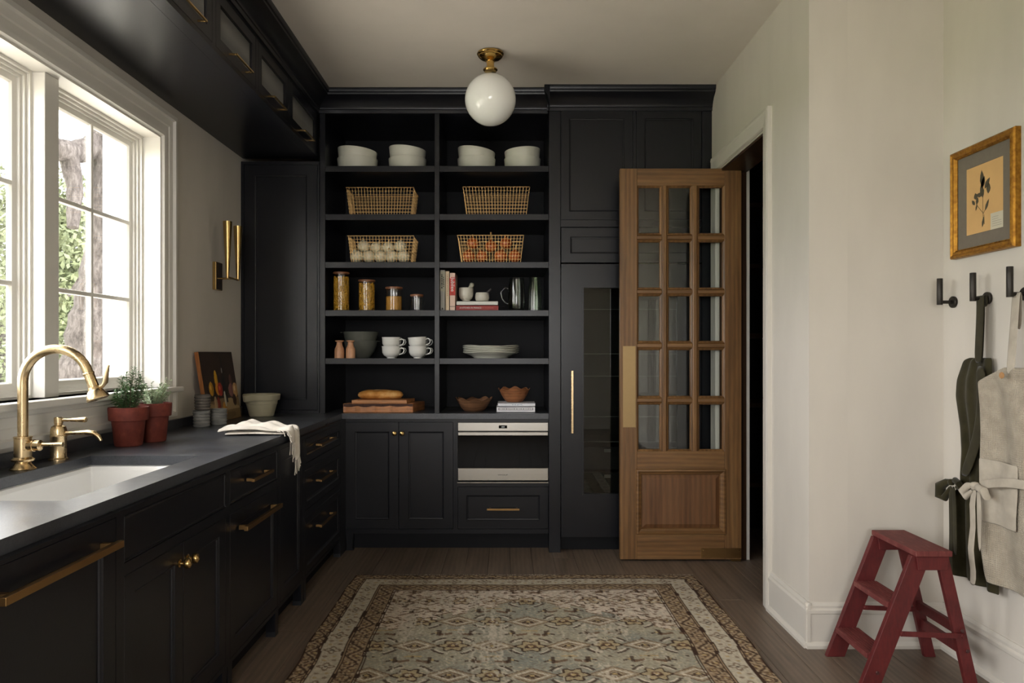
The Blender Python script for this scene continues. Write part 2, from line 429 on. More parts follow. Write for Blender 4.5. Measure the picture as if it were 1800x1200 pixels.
leafcloud([((x_-1.9,y_+2.9,z_),r_) for x_,y_,z_,r_ in ((-9.2,13.5,1.0,1.5),(-9.9,13.2,2.7,1.5),(-9.0,14.2,2.4,1.4),(-10.8,12.6,1.0,1.6),(-8.7,14.4,.6,1.1),(-10.4,13.2,4.0,1.2))], 2600, .075, 8).build('foliage', leafm.m, t2_)
m = MB(); trunk(m, [(-10.9,16.4,-.35), (-11,16.3,1.2), (-11.2,16.2,2.4)], [.3,.24,.15], 10, 9); m.build('trunk', barkm.m, t2_, smooth=True)
m = leafcloud([((-15+random.uniform(-1,1), y, .5), 1.5) for y in range(2, 34, 2)], 500, .16, 12)
o = m.build('garden_hedge', leafm.m); tag(o, 'long pale green hedge at the far edge of the lawn', 'hedge')
# ------------------------------------------------------------------ cabinets
DPROF = [(0,-.019),(0,-.001),(.001,0)]
def front(name, par, mp, u0, u1, v0, v1, fw=.058, g=.002, label=None):
    u0 += g; u1 -= g; v0 += g; v1 -= g
    m = MB(mp); m.ring(u0, u1, v0, v1, DPROF + [(fw,0),(fw+.002,-.002),(fw+.005,-.004),(fw+.009,-.0045),(fw+.011,-.009),(fw+.012,-.019)])
    o = m.build(name, BLACK, par)
    p = MB(mp).box(u0+fw+.0105, u1-fw-.0105, v0+fw+.0105, v1-fw-.0105, -.018, -.0095).build('panel', BLACK, o)
    if label: o['label'] = label
    return o
def slabfront(name, par, mp, u0, u1, v0, v1, g=.002):
    return MB(mp).ring(u0+g, u1-g, v0+g, v1-g, DPROF, cap=True).build(name, BLACK, par)
def frameface(par, mp, u0, u1, v0, v1, holes, depth, back=.02, top=None):
    """face frame with openings plus carcass; holes = list of (u0,u1,v0,v1)"""
    m = MB(mp)
    us = sorted({u0, u1, *[h[0] for h in holes], *[h[1] for h in holes]}); vs2 = sorted({v0, v1, *[h[2] for h in holes], *[h[3] for h in holes]})
    for i in range(len(us)-1):
        for j in range(len(vs2)-1):
            a, b = (us[i]+us[i+1])/2, (vs2[j]+vs2[j+1])/2
            if any(h[0] < a < h[1] and h[2] < b < h[3] for h in holes): continue
            m.box(us[i], us[i+1], vs2[j], vs2[j+1], -back, 0)
    m.box(u0, u1, v0, top or v1, -depth, -back-.001)
    if top: m.box(u0, u1, top, v1, -back-.012, -back-.001)
    return m.build('body', BLACK, par)
def knob(par, mp, u, v, s=1.):
    m = MB(); m.lathe([(0,0),(.011*s,0),(.012*s,.003*s),(.006*s,.006*s),(.0055*s,.012*s),(.013*s,.017*s),(.0155*s,.024*s),(.013*s,.031*s),(.006*s,.035*s),(0,.0355*s)], 16)
    m.v = [Vector(mp(u+p.x, v+p.y, p.z)) for p in m.v]
    return m.build('knob', BRASS, par, smooth=True)
def barpull(par, mp, u0, u1, v, out=.035, t=.011, mat=None, inset=.02, h=None, vert=False, name='handle'):
    h = h or t
    m = MB(mp)
    if vert:
        m.box(u0-t/2, u0+t/2, v[0], v[1], out-t, out)
        for z in (v[0]+inset, v[1]-inset): m.box(u0-t/2, u0+t/2, z-t/2, z+t/2, 0, out-t)
    else:
        m.box(u0, u1, v-h/2, v+h/2, out-t, out)
        for u in (u0+inset, u1-inset): m.box(u-t/2, u+t/2, v-h/2, v+h/2, 0, out-t)
    return m.build(name, mat or BRASSD, par, bevel=.001)
def feet(par, mp, us, w=.05, top=.112, d=.045):
    for u in us:
        m = MB(mp); a, b = u-w/2, u+w/2
        m.prism([(a,top),(b,top),(b-.006,.02),(b,0),(a,0),(a+.006,.02)], 'z', -d, -.001); m.build('foot', BLACK, par)
def toe(par, mp, u0, u1, d=-.07):
    return MB(mp).box(u0, u1, 0, .112, d-.02, d).build('toe_kick', BLACKIN, par)

XFACE = -1.07
mL = LF(XFACE)
ZB, ZT = .112, .877
DEP = abs(XL-XFACE)-.005
def base(name, label, y0, y1): return thing(name, label, 'cabinet', (-1.42, (y0+y1)/2, 0), 'lower cabinets under the long counter')
# cabinet nearest the camera
u = base('base_cabinet', 'black lower cabinet nearest the camera at the near end of the counter', .62, 1.40)
frameface(u, mL, .62, 1.40, ZB, ZT, [(.645,1.375,.15,.86)], DEP)
for a, b in ((.645,1.01),(1.01,1.375)): knob(front('door', u, mL, a, b, .15, .86), mL, b-.03 if a < .8 else a+.03, .80)
toe(u, mL, .62, 1.40); feet(u, mL, (.65, 1.37))
# panelled dishwasher
u = thing('dishwasher', 'black panelled dishwasher with long brass bar handle beside the sink', 'dishwasher', (-1.42, 1.72, 0))
frameface(u, mL, 1.40, 2.049, ZB, ZT, [(1.42,2.028,.13,.866)], DEP, top=.62)
d = front('door', u, mL, 1.42, 2.028, .13, .866, .062)
barpull(d, mL, 1.515, 1.985, .805, .045, .016, BRASSD, .03, .018)
toe(u, mL, 1.40, 2.049); feet(u, mL, (2.02,))
# sink cabinet
u = base('sink_cabinet', 'black sink cabinet with two doors and round brass knobs', 2.049, 2.839)
frameface(u, mL, 2.049, 2.839, ZB, .63, [(2.070,2.818,.13,.63)], DEP)
MB(mL).box(2.049,2.839,.86,ZT,-.02,0).box(2.049,2.070,.63,.86,-.02,0).box(2.818,2.839,.63,.86,-.02,0).box(2.07,2.818,.691,.726,-.02,0).build('face_frame', BLACK, u)
MB(mL).ring(2.072,2.816,.728,.858, DPROF+[(.004,0),(.006,-.003),(.010,-.004)], cap=True).build('false_front', BLACK, u)
yc = 2.449
for a, b, k in ((2.070, yc, yc-.03), (yc, 2.818, yc+.03)):
    knob(front('door', u, mL, a, b, .13, .691), mL, k, .628, 1.15)
toe(u, mL, 2.049, 2.839); feet(u, mL, (2.075, 2.81))
# pull-out cabinet with one drawer
u = base('pullout_cabinet', 'black cabinet with one drawer above a tall brass handled pull-out', 2.839, 3.478)
frameface(u, mL, 2.839, 3.478, ZB, ZT, [(2.862,3.456,.13,.691),(2.862,3.456,.726,.86)], DEP, top=.62)
d = MB(mL).ring(2.864,3.454,.728,.858, DPROF+[(.004,0),(.006,-.003),(.010,-.004)], cap=True).build('drawer', BLACK, u)
barpull(d, mL, 3.03, 3.29, .793, .038, .012)
d = front('pullout_front', u, mL, 2.862, 3.456, .13, .691)
barpull(d, mL, 2.935, 3.395, .618, .045, .016, BRASSD, .03, .018)
toe(u, mL, 2.839, 3.478); feet(u, mL, (2.865, 3.45))
# narrow door cabinet
u = base('narrow_cabinet', 'narrow black cabinet with one full height door under the draped towel', 3.478, 3.907)
frameface(u, mL, 3.478, 3.907, ZB, ZT, [(3.50,3.885,.13,.86)], DEP)
front('door', u, mL, 3.50, 3.885, .13, .86)
toe(u, mL, 3.478, 3.907); feet(u, mL, (3.88,))
# drawer stack
u = base('drawer_cabinet', 'black stack of three drawers in the corner of the counter', 3.907, 4.80)
frameface(u, mL, 3.907, 4.80, ZB, ZT, [(3.93,4.775,.13,.44),(3.93,4.775,.475,.691),(3.93,4.775,.726,.86)], DEP)
for a, b, z in ((.13,.44,.345),(.475,.691,.60),(.726,.86,.80)):
    barpull(front('drawer', u, mL, 3.93, 4.775, a, b, .04), mL, 4.14, 4.50, z, .038, .012)
toe(u, mL, 3.907, 4.93); feet(u, mL, (3.93, 4.79))
MB().box(XFACE-.02, XFACE, 4.80, YF+.02, .0, ZT).build('corner_filler', BLACK, u)

# back run
mB = BF(YF)
x0, x1 = XFACE-.02, .281
u = thing('base_cabinet', 'black two door lower cabinet with brass knobs under the bread boards', 'cabinet', (-.72, 5.2, 0), 'lower cabinets under the open shelves')
xa = X(800.5, YF)
frameface(u, mB, x0+.02, xa, ZB, ZT, [(X(607,YF),X(797,YF),Z(929.5,YF),Z(741.5,YF))], YB-YF-.01)
xm = X(701, YF)
for a, b, k in ((X(607,YF), xm, X(694,YF)), (xm, X(797,YF), X(707.5,YF))):
    knob(front('door', u, mB, a, b, Z(929.5,YF), Z(741.5,YF), .062), mB, k, Z(761,YF), 1.05)
toe(u, mB, x0, xa); feet(u, mB, (x0+.045,))
u = thing('oven_cabinet', 'black lower cabinet with a brass handled drawer below the steel oven', 'cabinet', (-.02, 5.2, 0), 'lower cabinets under the open shelves')
hx0, hx1 = X(804.5,YF), X(964,YF)
frameface(u, mB, xa, x1, ZB, ZT, [(hx0,hx1,Z(929.5,YF),Z(855,YF)),(hx0,hx1,Z(847,YF),Z(741,YF))], YB-YF-.01)
d = front('drawer', u, mB, hx0, hx1, Z(929.5,YF), Z(855,YF), .056)
barpull(d, mB, X(856,YF), X(913,YF), Z(893.5,YF), .036, .012)
toe(u, mB, xa, x1)

# microwave drawer / oven
ov = thing('built_in_oven', 'stainless steel built in drawer oven with black glass front', 'oven', ((hx0+hx1)/2, YF, Z(846,YF)))
a, b = hx0+.002, hx1-.002
MB(mB).box(a, b, Z(847,YF)+.003, Z(741,YF)-.003, -.0195, -.012).build('housing', BLACKGL, ov)
o = MB(mB).box(a, b, Z(757,YF), Z(742.3,YF), -.012, .012).build('control_panel', STEEL, ov, bevel=.002)
MB(mB).box(X(876.8,YF), X(891.5,YF), Z(752.3,YF), Z(747,YF), .0115, .0126).build('display', BLACKGL, o)
dg = paint('display_digits', (.35,.38,.38), .5)
MB(mB).box(X(881.5,YF), X(887,YF), Z(750.8,YF), Z(748.8,YF), .0125, .0129).build('readout', dg, o)
MB(mB).box(a, b, Z(765,YF), Z(758.8,YF), -.012, .018).build('handle', STEEL, ov, bevel=.003)
MB(mB).box(a, b, Z(822,YF), Z(765.5,YF), -.012, .004).build('glass_front', BLACKGL, ov, bevel=.001)
o = MB(mB).box(a, b, Z(843.8,YF), Z(822.3,YF), -.012, .012).build('lower_panel', STEEL, ov, bevel=.002)
def text(s, size, mat, par, fn, name='lettering', depth=.0006):
    cu = bpy.data.curves.new('lettering', 'FONT'); cu.body = s; cu.size = size; cu.align_x = 'CENTER'; cu.align_y = 'CENTER'
    cu.resolution_u = 2
    t = bpy.data.objects.new('lettering', cu); COL.objects.link(t)
    dg_ = bpy.context.evaluated_depsgraph_get(); me = bpy.data.meshes.new_from_object(t.evaluated_get(dg_))
    m = MB(); m.v = [Vector(fn(v.co.x, v.co.y)) for v in me.vertices]; m.f = [tuple(p.vertices) for p in me.polygons]
    bpy.data.objects.remove(t); bpy.data.meshes.remove(me); bpy.data.curves.remove(cu)
    return m.build(name, mat, par)
text('WOLF', .019, paint('dark_grey_print', (.05,.05,.05), .5), o, lambda p, q: mB(X(884,YF)+p*1.25, Z(834,YF)+q*.75, .0124))
MB(mB).box(hx0-.003, hx1+.003, Z(848.5,YF), Z(847,YF), -.01, .006).build('trim_strip', STEEL, ov)

# counter with sink cut-out, and the low upstand
CF = -1.09; SY0, SY1, SX0, SX1 = 2.01, 2.889, -1.622, -1.20
zt, zb = .914, .878
m = MB()
m.box(XL, SX0, .58, YB, zb, zt); m.box(SX1, CF, .58, 4.905, zb, zt); m.box(SX0, SX1, .58, SY0, zb, zt); m.box(SX0, SX1, SY1, YB, zb, zt)
m.box(SX1, .281, 4.905, YB, zb, zt)
ct = m.build('countertop', STONE, origin=(-1.4,3,zb)); tag(ct, 'honed black stone worktop running along the window and back wall', 'countertop')
MB().box(XL, XL+.02, .58, 4.905, zt, zt+.05).build('upstand', STONE, ct, bevel=.0015)
# sink
sinkm = paint('white_fireclay', (.80,.80,.79), .08, .01, spec=.6)
sb = MB(lambda u_,v_,d_: (u_, v_, d_)); 
sb.ring(SX0-.03, SX1+.03, SY0-.03, SY1+.03, [(.0,zb-.24),(0,zb-.001),(.022,zb-.001),(.030,zb-.006),(.034,zb-.02),(.046,zb-.19),(.06,zb-.205),(.16,zb-.212)], cap=True)
sk = thing('kitchen_sink', 'white undermount sink set in the black stone counter', 'sink', ((SX0+SX1)/2, 2.449, zb-.24))
sb.build('basin', sinkm, sk, bevel=.006, seg=3)
MB().lathe([(0,zb-.209),(.03,zb-.209),(.042,zb-.207),(.045,zb-.2115)], 20, ((SX0+SX1)/2, 2.449, 0)).build('drain', BRASSF, sk, smooth=True)

# ------------------------------------------------------------------ open shelving on the back counter
sx0, sx1 = X(571.5,YF), X(964.8,YF); dv0, dv1 = X(764,YF), X(772.3,YF)
sh = thing('open_shelving', 'tall black open shelving with two bays standing on the back counter', 'shelving', ((sx0+sx1)/2, 5.25, zt))
zo = Z(200,YF)
SHZ = [Z(291.2,YF), Z(376,YF), Z(460.2,YF), Z(545,YF), Z(629.5,YF)]
MB().box(sx0-.036, sx0, YF, YB-.004, zt, ZC-.12).build('side_panel', BLACK, sh, bevel=.001)
MB().box(sx1, .2812, YF, YB-.004, zt, ZC-.12).build('side_panel', BLACK, sh)
MB().box(dv0, dv1, YF, YB-.02, zt, zo).build('divider', BLACK, sh, bevel=.001)
MB().box(sx0, sx1, YB-.02, YB-.004, zt, zo).build('back_panel', BLACKIN, sh)
MB().box(sx0, sx1, YF, YB-.02, zo, ZC-.12).build('top_rail', BLACK, sh, bevel=.001)
for z in SHZ:
    for a, b in ((sx0, dv0), (dv1, sx1)):
        MB().box(a+.0005, b-.0005, YF+.004, YB-.02, z-.039, z).build('shelf', BLACK, sh, bevel=.001)
CRN = [(0,-.14),(.010,-.14),(.012,-.120),(.018,-.116),(.020,-.106),(.024,-.100),(.034,-.082),(.052,-.062),(.078,-.046),(.086,-.040),(.088,-.030),(.096,-.026),(.100,-.014),(.100,0),(0,0)]
struct(MB().prism([(YF-d, ZC+z) for d, z in CRN], 'x', -1.36, .285).build('trim_11', BLACK, smooth=True, angle=25), 'black crown moulding above the open shelving')

# tall panelled cupboard on the counter in the corner
tw = thing('corner_cupboard', 'tall black panelled corner cupboard standing on the counter beside the sconce', 'cupboard', (-1.51, 5.2, zt))
tx0, tx1, tzt = XL+.002, sx0-.037, Z(283,YF)-.004
frameface(tw, BF(YF-.006), tx0, tx1, zt, tzt, [(tx0+.02, tx1-.012, zt+.02, tzt-.02)], YB-YF-.005)
front('door', tw, BF(YF-.006), tx0+.02, tx1-.012, zt+.02, tzt-.02, .068)

# ------------------------------------------------------------------ upper glazed cabinets on the left wall
UF = -1.256; UZ0, UZ1 = 2.618, 2.935
mU = LF(UF)
reed = NT('reeded_glass'); reed.set(col=(.22,.22,.21), rough=.12, trans=.3, spec=.6, ior=1.3)
REED = reed.m
edges = [.98 + .5495*i for i in range(8)]; edges[-1] = YF+.03
lab = ['closest to the camera', 'second from the camera', 'third from the camera', 'above the middle window post', 'right of the second window', 'above the sconce wall', 'in the corner next to the open shelving']
for i in range(7):
    a, b = edges[i], edges[i+1]
    u = thing('upper_cabinet', 'black upper cabinet with reeded glass door, ' + lab[i], 'cabinet', (-1.5, (a+b)/2, UZ0), 'glazed upper cabinets above the windows')
    frameface(u, mU, a, b, UZ0, UZ1, [(a+.018, b-.018 if i < 6 else b-.06, UZ0+.022, UZ1-.035)], abs(XL-UF)-.003, .06)
    d0, d1 = a+.018, (b-.018 if i < 6 else b-.06)
    dz0, dz1 = UZ0+.022, UZ1-.035
    m = MB(mU); m.ring(d0+.002, d1-.002, dz0+.002, dz1-.002, DPROF+[(.052,0),(.054,-.003),(.058,-.006),(.058,-.019),(0,-.019)])
    d = m.build('door', BLACK, u)
    g0, g1, n = d0+.062, d1-.062, 46
    P = [[(g0+(g1-g0)*k/(n*4), z, -.012+.0025*abs(math.sin(PI*k/4))) for z in (dz0+.056, dz1-.056)] for k in range(n*4+1)]
    MB(mU).grid(P).build('pane', REED, d, smooth=True, solid=.002, angle=60)
    barpull(d, mU, (d0+d1)/2-.11, (d0+d1)/2+.11, dz0+.026, .04, .008, BRASS, .004)
struct(MB().prism([(UF+d, ZC+z) for d, z in CRN], 'y', .9, YF+.02).build('trim_12', BLACK, smooth=True, angle=25), 'black crown moulding above the upper cabinets')
struct(MB().box(XL, UF, .98, YF+.03, UZ1+.0005, ZC).build('trim_13', BLACK), 'black frieze board above the upper cabinets')

# ------------------------------------------------------------------ refrigerator column
YG = 4.878; mG = BF(YG)
cx0, cx1 = .2815, XR-.001
fc = thing('tall_cabinet', 'tall black cabinet housing the refrigerator with two upper doors', 'cabinet', (.82, 5.2, 0))
fx0, fx1 = X(985.5,YG), 1.29
m = MB(); m.box(cx0, fx0-.001, YG, YB-.005, 0, ZC-.14); m.box(fx1+.002, cx1, YG, YB-.005, 0, ZC-.14)
m.build('side_panel', BLACK, fc, bevel=.0015)
zu0, zu1 = Z(386.5,YG), Z(193,YG)
m = MB(mG); m.box(fx0, fx1, zu1, ZC-.14, -.02, 0); m.box(fx0, fx1, Z(398.5,YG), zu0, -.02, 0); m.box(X(1113,YG), X(1118,YG), zu0, zu1, -.02, 0); m.box(fx0, fx1, Z(398.5,YG), ZC-.14, -.6, -.021)
m.build('body', BLACK, fc)
front('door', fc, mG, fx0, X(1113,YG), zu0, zu1, .054); front('door', fc, mG, X(1118,YG), fx1, zu0, zu1, .054)
m = MB(); m.prism([(YG-d, ZC+z) for d, z in CRN], 'x', cx0-.012, cx1); m.prism([(cx0-d*.35, ZC+z) for d, z in CRN], 'y', YG-.1, YF)
struct(m.build('trim_14', BLACK, smooth=True, angle=25), 'black crown moulding above the refrigerator cabinet')
fr = thing('refrigerator', 'black panelled refrigerator with a tall glass door and brass handle', 'refrigerator', (.82, 5.2, 0))
gz0, gz1 = Z(461.8,YG), Z(399.5,YG)
front('grille_panel', fr, mG, fx0+.002, fx1, gz0, gz1, .145 if False else .06)
bz0, bz1 = Z(943.5,YG), Z(464,YG)
wx0, wx1, wz0, wz1 = X(1024,YG), X(1193,YG), Z(870,YG), Z(503.5,YG)
m = MB(mG); d0, d1 = fx0+.004, fx1-.002
for q in ((d0,wx0,bz0,bz1),(wx1,d1,bz0,bz1),(wx0,wx1,bz0,wz0),(wx0,wx1,wz1,bz1)): m.box(q[0],q[1],q[2],q[3],-.05,0)
d = m.build('door', BLACK, fr)
MB(mG).ring(wx0, wx1, wz0, wz1, [(-.001,.0),(-.001,.004),(.008,.004),(.010,-.02),(-.001,-.02)]).build('glazing_bead', BLACK, d)
FG = glassm('fridge_glass', (.55,.57,.55)); MB(mG).box(wx0, wx1, wz0, wz1, -.022, -.016).build('pane', FG, d)
barpull(d, mG, X(1005,YG), 0, (Z(760,YG), Z(651,YG)), .05, .014, BRASSF, .03, vert=True)
m = MB(mG); t = .02
m.box(fx0, fx1, bz0, bz1, -.62, -.60); m.box(fx0, fx0+t, bz0, bz1, -.60, -.055); m.box(fx1-t, fx1, bz0, bz1, -.60, -.055); m.box(fx0, fx1, bz1-t, bz1, -.6, -.055); m.box(fx0, fx1, bz0, bz0+t, -.6, -.055)
lin_ = paint('fridge_liner', (.06,.06,.06), .4); m.build('liner', lin_, fr)
gs = paint('pale_shelf_edge', (.5,.52,.5), .3)
for py in (543, 621, 660, 731, 775):
    z = Z(py, YG+.15); o = MB(mG).box(fx0+t, fx1-t, z-.006, z, -.58, -.14).build('shelf', glassm('shelf_glass', (.7,.75,.72)), fr)
    MB(mG).box(fx0+t, fx1-t, z-.005, z-.001, -.14, -.136).build('shelf_edge', gs, o)
for k, py in enumerate((785, 830)):
    za, zz = Z(py+40, YG+.15), Z(py, YG+.15)
    o = MB(mG).box(fx0+t+.005, fx1-t-.005, za, zz, -.56, -.15).build('crisper_drawer', paint('smoked_drawer', (.05,.05,.05), .3), fr, bevel=.004)
    MB(mG).box(X(1062,YG+.15), X(1073,YG+.15), zz-.035, zz-.015, -.15, -.135).build('handle', gs, o)
MB(mG).box(fx0, fx1, 0.002, bz0-.004, -.12, -.075).build('toe_kick', BLACKIN, fr)

# ------------------------------------------------------------------ oak french door standing open
YD = 4.668; mD = BF(YD); TD = .044
def dx(p): return X(p, YD)
def dz(p): return Z(p, YD)
dr = bpy.data.objects.new('door_1', None); COL.objects.link(dr); dr.location = (dx(1303), YD+.022, 0); ORG[dr.name] = Vector(dr.location)
dr['kind'] = 'structure'; dr['label'] = 'open oak pantry door with fifteen glass panes and a lower panel'
def dbox(a, b, t, bt, mat, name, bev=.0025, dd0=-TD, dd1=0): return MB(mD).box(dx(a), dx(b), dz(bt), dz(t), dd0, dd1).build(name, mat, dr, bevel=bev)
dbox(1090, 1120, 296, 983, OAKV, 'stile'); dbox(1274, 1303.5, 296, 983, OAKV, 'stile')
dbox(1120, 1274, 296, 326, OAKH, 'rail'); dbox(1120, 1274, 793, 826, OAKH, 'rail'); dbox(1120, 1274, 937, 983, OAKH, 'rail')
rows = [(326,412),(422,508),(517,602),(612,699),(708,793)]; cols = [(1120,1163.5),(1173.5,1217),(1227.5,1274)]
def munt(a, b, t, bt, mat, vert):
    m = MB(mD); u0, u1, v0, v1 = dx(a), dx(b), dz(bt), dz(t)
    w_ = (u1-u0) if vert else (v1-v0)
    pr = [(-w_/2,-TD+.012),(-w_/2,-.012),(-w_/4,-.004),(w_/4,-.004),(w_/2,-.012),(w_/2,-TD+.012),(w_/4,-TD+.004),(-w_/4,-TD+.004)]
    c = (u0+u1)/2 if vert else (v0+v1)/2
    if vert: m.add([(c+p, e, q) for e in (v0, v1) for p, q in pr], [tuple(range(8)), tuple(range(8,16))]+[(i,(i+1)%8,8+(i+1)%8,8+i) for i in range(8)])
    else: m.add([(e, c+p, q) for e in (u0, u1) for p, q in pr], [tuple(range(8)), tuple(range(8,16))]+[(i,(i+1)%8,8+(i+1)%8,8+i) for i in range(8)])
    m.build('muntin', mat, dr)
for a, b in ((1163.5,1173.5),(1217,1227.5)): munt(a, b, 326, 793, OAKV, True)
for i in range(4):
    for a, b in cols: munt(a, b, rows[i][1], rows[i+1][0], OAKH, False)
for t, bt in rows:
    for a, b in cols:
        MB(mD).ring(dx(a), dx(b), dz(bt), dz(t), [(-.002,-.012),(.0,-.006),(.008,-.012),(.012,-.019),(.012,-.026),(.008,-.034),(-.002,-.03)]).build('glazing_bead', OAKV, dr)
        MB(mD).box(dx(a)+.010, dx(b)-.010, dz(bt)+.010, dz(t)-.010, -.024, -.020).build('pane', DGLASS, dr)
MB(mD).ring(dx(1119), dx(1275), dz(938), dz(825), [(-.004,0),(0,.010),(.010,.012),(.018,.004),(.030,-.002),(.034,-.014),(.034,-.03)]).build('panel_moulding', OAKH, dr)
MB(mD).ring(dx(1119)+.03, dx(1275)-.03, dz(938)+.03, dz(825)-.03, [(0,-.016),(.030,-.004),(.032,-.004)], cap=True).build('raised_panel', OAKP, dr)
MB(mD).box(dx(1126), dx(1268), dz(930), dz(832), -TD, -.034).build('back_panel', OAKP, dr)
p = MB(mD).box(dx(1095), dx(1117.5), dz(751), dz(608), 0, .003).build('push_plate', brassm('antique_brass_plate', (.34,.24,.12), .42), dr, bevel=.001)
for a in (1097.5, 1115):
    for q in (611, 680, 748): MB(mD).lathe([(0,.0045),(.0025,.004),(.003,.003)], 8, (dx(a), dz(q), 0)).build('screw', BRASSD, p)
p = MB(mD).box(dx(1232), dx(1303), dz(980), dz(963), 0, .004).build('pivot_plate', BRASSD, dr, bevel=.001)
for a in (1236, 1299):
    for q in (966.5, 977): MB(mD).lathe([(0,.0055),(.003,.005),(.0035,.004)], 8, (dx(a), dz(q), 0)).build('screw', BRASS, p)
MB(mD).box(dx(1285), dx(1302), .002, dz(982), -.03, .004).build('pivot_shoe', BRASS, dr, bevel=.001)
# ------------------------------------------------------------------ ceiling globe
YGl = 4.27; gx = X(862, YGl)
gl = thing('globe_ceiling_light', 'white opal glass globe light with brass ceiling fitting', 'ceiling light', (gx, YGl, ZC))
BRP = brassm('polished_brass', (.66,.43,.14), .14)
c0 = (gx, YGl, 0)
MB().lathe([(.062,ZC),(.076,ZC-.004),(.078,ZC-.012),(.074,ZC-.018),(.070,ZC-.020),(.070,ZC-.026),(.062,ZC-.034),(.048,ZC-.042),(.030,ZC-.048),(.026,ZC-.052)], 32, c0).build('canopy', BRP, gl, smooth=True, angle=30)
MB().lathe([(.022,ZC-.05),(.022,ZC-.088),(.030,ZC-.090),(.040,ZC-.096),(.042,ZC-.102),(.036,ZC-.110),(.030,ZC-.112)], 28, c0).build('neck', BRP, gl, smooth=True, angle=30)
opal = NT('opal_glass'); opal.set(col=(.86,.87,.84), rough=.06, spec=.6, sss=.15); opal.p.inputs['Subsurface Radius'].default_value = (.05,.05,.05)
gr = .147; gc = Z(174, YGl)-.004
prof = [(gr*math.sin(t), gc+gr*math.cos(t)*1.0) for t in [PI*k/32 for k in range(3, 33)]]; prof[-1] = (0, gc-gr)
MB().lathe(prof, 48, c0).build('globe', opal.m, gl, smooth=True)

# ------------------------------------------------------------------ rug
RX_0, RX_1, RYF, RYN = -.888, 1.10, 4.36, 1.55
st = .0055
nu, nv = int((RX_1-RX_0)/st), int((RYF-RYN)/st)
U, V = np.meshgrid(np.linspace(0, RX_1-RX_0, nu), np.linspace(0, RYF-RYN, nv))
W_, L_ = RX_1-RX_0, RYF-RYN
rg = np.random.RandomState(3)
def vnoise(u, v, fu, fv, seed):
    r = np.random.RandomState(seed); G = r.rand(int(fv*4)+70, int(fu*4)+70)
    x_, y_ = u*fu, v*fv
    i, j = np.floor(y_).astype(int) % (G.shape[0]-1), np.floor(x_).astype(int) % (G.shape[1]-1)
    fy, fx = y_-np.floor(y_), x_-np.floor(x_); fx = fx*fx*(3-2*fx); fy = fy*fy*(3-2*fy)
    return (G[i,j]*(1-fx)+G[i,j+1]*fx)*(1-fy)+(G[i+1,j]*(1-fx)+G[i+1,j+1]*fx)*fy
wob = (vnoise(U, V, 14, 14, 1)-.5)*.005
Ud, Vd = U+wob+(vnoise(U,V,2,3,9)-.5)*.008*np.minimum(1, np.minimum(U, W_-U)/.1), V+(vnoise(U, V, 14, 14, 2)-.5)*.005
dist = np.minimum(np.minimum(Ud, W_-Ud), np.minimum(Vd, L_-Vd))
C = np.zeros(U.shape+(3,))
def c_(r,g,b): return np.array(lin(r,g,b))
def put(mask, col, a=1.0):
    mm = (mask.astype(float)*a)[...,None]; C[:] = C*(1-mm)+col*mm
blue, sage, sand, tan, brown, choc, cream, rose, gold = c_(134,136,128), c_(166,158,138), c_(190,174,148), c_(162,140,112), c_(112,90,72), c_(66,49,40), c_(206,196,180), c_(196,176,162), c_(172,150,110)
n1, n2 = vnoise(U, V, 6, 6, 4), vnoise(U, V, 25, 25, 5)
t = np.clip(n1*.9+n2*.35-.15, 0, 1)[...,None]
C[:] = blue*(1-t)+sage*t
cu_, cv_ = W_/2, L_/2
bw = .285
au = np.abs(Ud-cu_); av = np.minimum(Vd, L_-Vd)
span = (av-bw) < (.12+(au/(cu_-bw))*.46+.03*np.sign(np.sin(au*42)))
put(span, cream*.6+rose*.4)
put(np.abs((av-bw)-(.12+(au/(cu_-bw))*.46+.03*np.sign(np.sin(au*42)))) < .006, brown)
